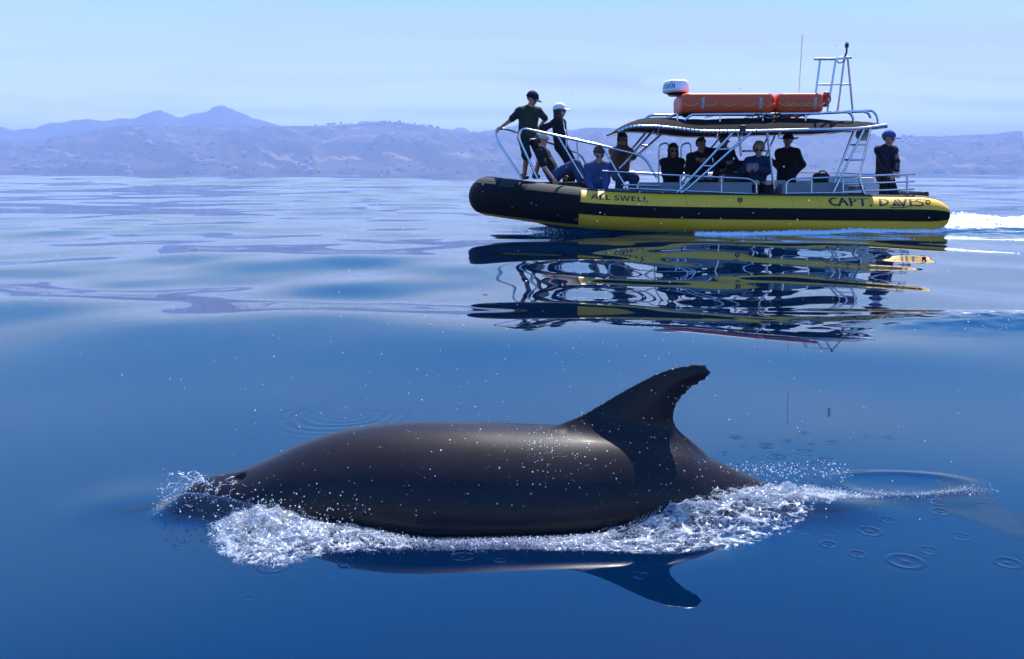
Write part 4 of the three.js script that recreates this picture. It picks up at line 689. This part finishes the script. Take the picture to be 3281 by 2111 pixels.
// the phone the blonde person holds
{
  const p = thing('phone', 'dark phone held up in two hands by the blonde person', 'phone', [0, 1, 2].map((i) => boatAt[i] + [1.01, 1.118, 0.8][i])); p.rotation.set(-.2, -.1, 0);
  part('case', box(.19, .10, .012, 0, 0, 0, .012), mat([.10, .11, .14], .3), p); part('lens', new THREE.CylinderGeometry(.009, .009, .004, 12).rotateX(Math.PI / 2).translate(-.07, .03, .008), mat([.01, .01, .012], .08), p);
}

// ---- foam and spray ---------------------------------------------------------
const dropShape = new THREE.IcosahedronGeometry(1, 1), grain = new THREE.IcosahedronGeometry(1, 0);
const whiteFoam = mat([.80, .83, .86], .22, { transmission: .25, thickness: 0 });
const clearDrop = mat([.92, .96, 1], .03, { ior: 1.333, transmission: 1, thickness: .004 });
function scatter(name, label, category, m, list, shape = dropShape) { // drops: [x, y, z, radius, stretch, dx, dy, dz]
  const o = new THREE.InstancedMesh(shape, m, list.length), M = new THREE.Matrix4(), q = new THREE.Quaternion(), up = V(0, 1, 0);
  list.forEach(([x, y, z, r, st = 1, dx = 0, dy = 1, dz = 0], i) => { q.setFromUnitVectors(up, V(dx, dy, dz).normalize()); M.compose(V(x, y, z), q, V(r * rr(.8, 1.2), r * st, r * rr(.8, 1.2))); o.setMatrixAt(i, M); });
  o.name = name; o.userData = { kind: 'stuff', label, category }; scene.add(shadow(o));
}
const inPoly = (poly, x, z) => -polyDist(poly, x, z);
// half width of the body where it meets the water
function bodyEdge(x) { const t = clamp((x - noseX) / (tailX - noseX), 0, 1) * TN | 0, c = tab[t * 3], a = tab[t * 3 + 1], b = tab[t * 3 + 2], q = 1 - (c / a) ** 2; return dolphinZ + (q > 0 ? b * Math.sqrt(q) : 0); }
const foamA = [[-0.88, -2.485], [-0.823, -2.517], [-0.758, -2.554], [-0.652, -2.534], [-0.543, -2.494], [-0.426, -2.462], [-0.287, -2.424], [-0.28, -2.364], [-0.368, -2.318], [-0.469, -2.301], [-0.54, -2.257], [-0.614, -2.193], [-0.707, -2.23], [-0.81, -2.341]];
const foamC = [[0.052, -2.406], [0.25, -2.475], [0.381, -2.527], [0.547, -2.603], [0.749, -2.683], [0.928, -2.744], [1.066, -2.713], [1.151, -2.691], [1.038, -2.639], [0.892, -2.551], [0.772, -2.406], [0.604, -2.306], [0.415, -2.284], [0.212, -2.312], [0.074, -2.341]];
const liftA = (x, z) => .040 * gauss(x - [-0.72, -2.462][0], .13) * gauss(z - [-0.72, -2.462][1], .10) + .006;
const liftC = (x, z) => .026 * gauss(z - bodyEdge(x) - .02, .06) * sstep(.05, .45, x) * sstep(1.08, .78, x) + .003;
function foamSheet(name, label, poly, lift, step, rough, m, whiteness = 1) {
  const xs = poly.map((p) => p[0]), zs = poly.map((p) => p[1]), x0 = Math.min(...xs), x1 = Math.max(...xs), z0 = Math.min(...zs), z1 = Math.max(...zs), nx = Math.ceil((x1 - x0) / step), nz = Math.ceil((z1 - z0) / step), pos = [], col = [], idx = [], ok = [];
  for (let j = 0; j <= nz; j++) for (let i = 0; i <= nx; i++) {
    const x = x0 + i * step, z = z0 + j * step, d = inPoly(poly, x, z) + rough * 1.2 * noise(x * .5 / rough, z * .5 / rough, 3), k = sstep(-rough * .3, rough * 1.5, d);
    const ridged = (f, s) => 1 - 2 * Math.abs(noise(x * f, z * f, s));
    pos.push(x, seaHeight(x, z) - .006 + k * (lift(x, z) + rough * (.55 * ridged(.9 / rough, 1) + .35 * ridged(2.2 / rough, 5) + .3 * ridged(4.5 / rough, 9) - .15)), z); ok.push(k > .02);
    const w = whiteness >= 1 ? 1 : sstep(.10, .30, fbm(x * .8 / rough, z * .8 / rough, 4, 3) + .35 * (whiteness - .5) + .12), c = lerp(.03, .55, w); col.push(c, c * 1.02, c * 1.05);   // patches of bubbles on clear water
  }
  for (let j = 0; j < nz; j++) for (let i = 0; i < nx; i++) { const a = j * (nx + 1) + i, b = a + 1, c = a + nx + 1, d = c + 1; if (ok[a] || ok[b] || ok[c] || ok[d]) idx.push(a, c, b, b, c, d); }
  const g = new THREE.BufferGeometry(); g.setAttribute('position', new THREE.Float32BufferAttribute(pos, 3)); g.setAttribute('color', new THREE.Float32BufferAttribute(col, 3)); g.setIndex(idx); g.computeVertexNormals();
  const o = shadow(new THREE.Mesh(g, m)); o.name = name; o.userData = { kind: 'stuff', label, category: 'foam' }; scene.add(o);
}
// torn, connected froth: thin films of bubbles in a low heap on the water
function frothMass(name, label, poly, lift, cell, f1, stretch, width) {
  const xs = poly.map((p) => p[0]), zs = poly.map((p) => p[1]), x0 = Math.min(...xs) - .02, x1 = Math.max(...xs) + .02, z0 = Math.min(...zs) - .02, z1 = Math.max(...zs) + .02;
  const nx = Math.ceil((x1 - x0) / cell) + 2, nz = Math.ceil((z1 - z0) / cell) + 2, top = new Float32Array(nx * nz), base = new Float32Array(nx * nz);
  for (let j = 0; j < nz; j++) for (let i = 0; i < nx; i++) { const x = x0 + i * cell, z = z0 + j * cell, d = inPoly(poly, x, z) + .022 * noise(x * 20, z * 26, 3), k = sstep(-.01, .05, d); base[j * nx + i] = seaHeight(x, z); top[j * nx + i] = k > 0 ? base[j * nx + i] + k * lift(x, z) * (1 + .9 * noise(x * 24, z * 30, 8)) + .004 * k : -1; }
  const y0 = Math.min(...base) - .01, y1 = Math.max(...top) + .01;
  const field = (x, y, z) => {
    const i = clamp(Math.round((x - x0) / cell), 0, nx - 1), j = clamp(Math.round((z - z0) / cell), 0, nz - 1), t = top[j * nx + i], b = base[j * nx + i]; if (t < -.5) return .02;
    const edge = Math.max(y - t, b - .006 - y); if (edge > .008) return edge;
    const w = 4 * noise(x * 9, y * 12, z * 9), n = Math.abs(noise(x * f1 * stretch + w * .3, y * f1, z * f1)), m = Math.abs(noise(x * f1 * 2.1 * stretch + 7, y * f1 * 2.1, z * f1 * 2.1 + w * .3));
    return Math.max(edge, (Math.min(n, m * 1.25) - width * (1 + .7 * noise(x * 13, y * 13, z * 17 + 5))) / f1 * .55);
  };
  const o = shadow(new THREE.Mesh(surfaceNet(field, [x0, y0, z0], [x1, y1, z1], cell), frothMat)); o.name = name; o.userData = { kind: 'stuff', label, category: 'foam' }; scene.add(o);
}
const frothMat = mat([.88, .91, .94], .08, { transmission: .74, thickness: 0 });
frothMass('splash_foam', 'churned white water thrown up beside the dolphin head', foamA, liftA, .004, 30, .8, .075);
frothMass('splash_foam_001', 'churned white water streaming off the dolphin tail stock', foamC, liftC, .004, 34, .5, .06);
{
  const white = [], clear = [], add = (...d) => (rnd() < .5 ? white : clear).push(d);
  const froth = [];
  const fill = (poly, n, lift, r0, r1, spread, put, weight = () => 1) => {
    const xs = poly.map((p) => p[0]), zs = poly.map((p) => p[1]), x0 = Math.min(...xs), x1 = Math.max(...xs), z0 = Math.min(...zs), z1 = Math.max(...zs);
    for (let i = 0; i < n;) {
      const x = rr(x0, x1), z = rr(z0, z1), d = inPoly(poly, x, z) + .025 * noise(x * 18, z * 26); if (d < -.012) continue;
      const streak = 1 - Math.abs(noise(x * 9 + 3 * noise(x * 4, z * 7, 8), z * 30, 6)) * 2.4, clump = noise(x * 26, z * 40, 2); if (rnd() > (.05 + sstep(.1, 1.0, streak + .5 * clump)) * weight(x, z)) continue;
      i++; const k = sstep(-.012, .05, d), r = lerp(r0, r1, rnd() ** 2.6); put(x, seaHeight(x, z) + rnd() ** 1.6 * (lift(x, z) * 1.5 * k + spread) + r * .4, z, r, rr(.8, 1.8), rr(-1, 1), 1, rr(-1, 1));
    }
  };
  const tiny = (...d) => froth.push(d);
  fill(foamA, 9000, liftA, .0004, .0010, .006, tiny); const hug = (x, z) => .14 + .86 * gauss(z - bodyEdge(x) - .07, .055);
  fill(foamC, 11000, liftC, .0004, .0009, .004, tiny, hug);
  fill(foamA, 420, liftA, .0008, .0036, .022, add); fill(foamC, 520, liftC, .0008, .0026, .012, add, hug);
  for (let i = 0; i < 5000; i++) { const x = rr(-.42, .25), z = bodyEdge(x) + .04 + .08 * rnd() * rnd(); tiny(x, seaHeight(x, z) + rnd() ** 2 * .010, z, rr(.0004, .0012)); }
  for (let i = 0; i < 2200; i++) { const x = .9 + .62 * rnd() ** 1.6, z = dolphinZ + .09 - .16 * (x - .9) ** 1.4 + .02 * noise(x * 9, 3) + rr(-.05, .05) * rnd(); if (rnd() > .3 + .9 * noise(x * 24, z * 30) + .4) continue; tiny(x, seaHeight(x, z) + rnd() * .006, z, rr(.0004, .0011)); }
  scatter('froth', 'fine white froth streaming along the dolphin waterline', 'foam', whiteFoam, froth, grain);
  // thin sparkling seam along the flank
  for (let i = 0; i < 420; i++) { const x = rr(-.42, .25), z = bodyEdge(x) + .05 + .10 * rnd() * rnd(), r = .0011 + .0026 * rnd() ** 3; add(x, seaHeight(x, z) + rnd() * .010, z, r); }
  for (let i = 0; i < 170; i++) { const x = .92 + .6 * rnd() ** 1.5, z = dolphinZ + .09 - .16 * (x - .9) ** 1.4 + rr(-.04, .04), r = .0007 + .0022 * rnd() ** 3; add(x, seaHeight(x, z) + rnd() * .012, z, r); }
  // far side of the tail stock
  for (let i = 0; i < 420; i++) { const x = rr(.62, 1.10), z = dolphinZ - .06 - rr(0, .10), r = rr(.001, .003); add(x, seaHeight(x, z) + rnd() * .05, z, r); }
  // spray flung off the head: arcs of drops
  const src = V(-1.0, .060, -2.66);
  for (let a = 0; a < 46; a++) { const vel = V(rr(-.95, -.05), rr(.1, .9), rr(-.35, .55)), st = src.clone().add(V(rr(-.02, .22), rr(-.02, .02), rr(-.05, .10))), n = 10 + rnd() * 26 | 0, t0 = rr(0, .05), t1 = t0 + rr(.03, .12); for (let i = 0; i < n; i++) { const t = lerp(t0, t1, rnd()), x = st.x + vel.x * t, y = st.y + vel.y * t - 4.9 * t * t, z = st.z + vel.z * t; if (y > seaHeight(x, z)) add(x, y, z, lerp(.0005, .0030, rnd() ** 3) * (1 - .4 * i / n), rr(1, 2.6), vel.x, vel.y - 9.8 * t, vel.z); } }
  for (let i = 0; i < 380; i++) { const x = lerp(-1.08, -.88, rnd()), z = -2.66 + rr(-.10, .10), r = .001 + .003 * rnd() ** 3; add(x, seaHeight(x, z) + rnd() ** 2 * .06, z, r * .7, rr(1, 1.8), rr(-1, 1), 1, 0); }
  for (let i = 0; i < 240; i++) { const x = rr(-.95, -.4), z = -2.50 + (x + .95) * .12 + rr(-.04, .10); add(x, seaHeight(x, z) + .05 + rnd() ** 2 * .07, z, rr(.0008, .0022)); }
  scatter('foam_bubbles', 'white foam bubbles thrown up along the dolphin', 'foam', whiteFoam, white); scatter('splash_drops', 'clear water drops splashing along the dolphin', 'water drops', clearDrop, clear);
  // drops running on the skin
  const p = dolphin.children[0].geometry.attributes.position, nn = dolphin.children[0].geometry.attributes.normal, skin = []; let guard = 0;
  while (skin.length < 640 && guard++ < 400000) { const i = rnd() * p.count | 0, x = p.getX(i), y = p.getY(i), z = p.getZ(i); if (y < .03 || nn.getZ(i) < .0 || (y > .25 && rnd() < .85) || x < -.6 || rnd() > .012 + .97 * gauss(x - .11, .065) * gauss(y - .192, .022) + .10 * gauss(x - .12, .24) * sstep(.05, .15, y) + .08 * gauss(x - .58, .16)) continue; const r = .0004 + .0019 * rnd() ** 4; skin.push([x, y, z + dolphinZ, r, .6, nn.getX(i), nn.getY(i), nn.getZ(i)]); }
  scatter('skin_drops', 'beads of water sparkling on the dolphin back', 'water drops', mat([.85, .87, .9], .08), skin);
  // fine drops still in the air
  const air = []; for (let i = 0; i < 760; i++) { const z = rr(-3.3, -1.5), s = -z; air.push([rr(-.32, .52) * s + (rnd() < .3 ? -.25 * s : 0), 1 - s * rr(-.17, .40), z, .0006 + .0011 * rnd() ** 2]); }
  scatter('airborne_drops', 'fine drops of spray hanging in the air above the dolphin', 'water drops', mat([.88, .9, .94], .1), air.filter((d, i) => d[1] > .05 && (d[1] < 1.0 || i % 5 === 0)));
  // bubbles on the small breaking wave to the right
  const bub = []; for (let i = 0; i < 90; i++) { const x = wash[0] + rr(-.45, .9), z = wash[1] + .25 + rr(-.25, .3) + .1 * (x - wash[0]); bub.push([x, seaHeight(x, z) + .004, z, .0015 + .005 * rnd() ** 2]); }
  scatter('wave_bubbles', 'bubbles riding on the small breaking wave beside the boat reflection', 'foam', whiteFoam, bub);
}
// the boat's wake
{
  const sternFoam = [[7.45, -17.9], [8.2, -18.3], [10, -18.1], [13, -17.9], [13, -16.6], [10, -16.45], [8.6, -16.2], [7.6, -16.1], [7.2, -16.9]];
  const hullFoam = [[3.1, -15.52], [4.2, -15.50], [5.4, -15.58], [6.6, -15.72], [7.5, -15.95], [7.5, -15.55], [6.4, -15.36], [5.2, -15.20], [4.0, -15.16], [3.1, -15.36]];
  const wf = mat([.80, .83, .86], .5);
  foamSheet('wake_foam', 'white wake boiling up behind the boat stern', sternFoam, (x, z) => .07 * gauss(x - 8.3, 1.1) * gauss(z + 17.1, .7) + .015, .05, .07, wf);
  foamSheet('wake_foam_001', 'white wash running along the boat waterline', hullFoam, () => .016, .025, .022, wf);
  const w = []; const fill = (poly, n, h, r0, r1) => { const xs = poly.map((p) => p[0]), zs = poly.map((p) => p[1]), x0 = Math.min(...xs), x1 = Math.max(...xs), z0 = Math.min(...zs), z1 = Math.max(...zs); for (let i = 0; i < n;) { const x = rr(x0, x1), z = rr(z0, z1); if (inPoly(poly, x, z) < 0) continue; i++; w.push([x, seaHeight(x, z) + rnd() ** 2 * h(x), z, lerp(r0, r1, rnd() ** 3)]); } };
  fill(sternFoam, 5200, (x) => .04 + .13 * gauss(x - 8.4, .9), .004, .022); fill(hullFoam, 4200, () => .045, .003, .012);
  for (let i = 0; i < 420; i++) { const x = .45 + rr(-.6, .6) * rnd(), z = -16.1 + rr(-.4, .4); w.push([x, seaHeight(x, z) + rnd() ** 2 * .10, z, rr(.002, .008)]); }
  scatter('wake_bubbles', 'white spray and bubbles in the wash round the boat', 'foam', wf, w);
}

renderer.render(scene, camera);
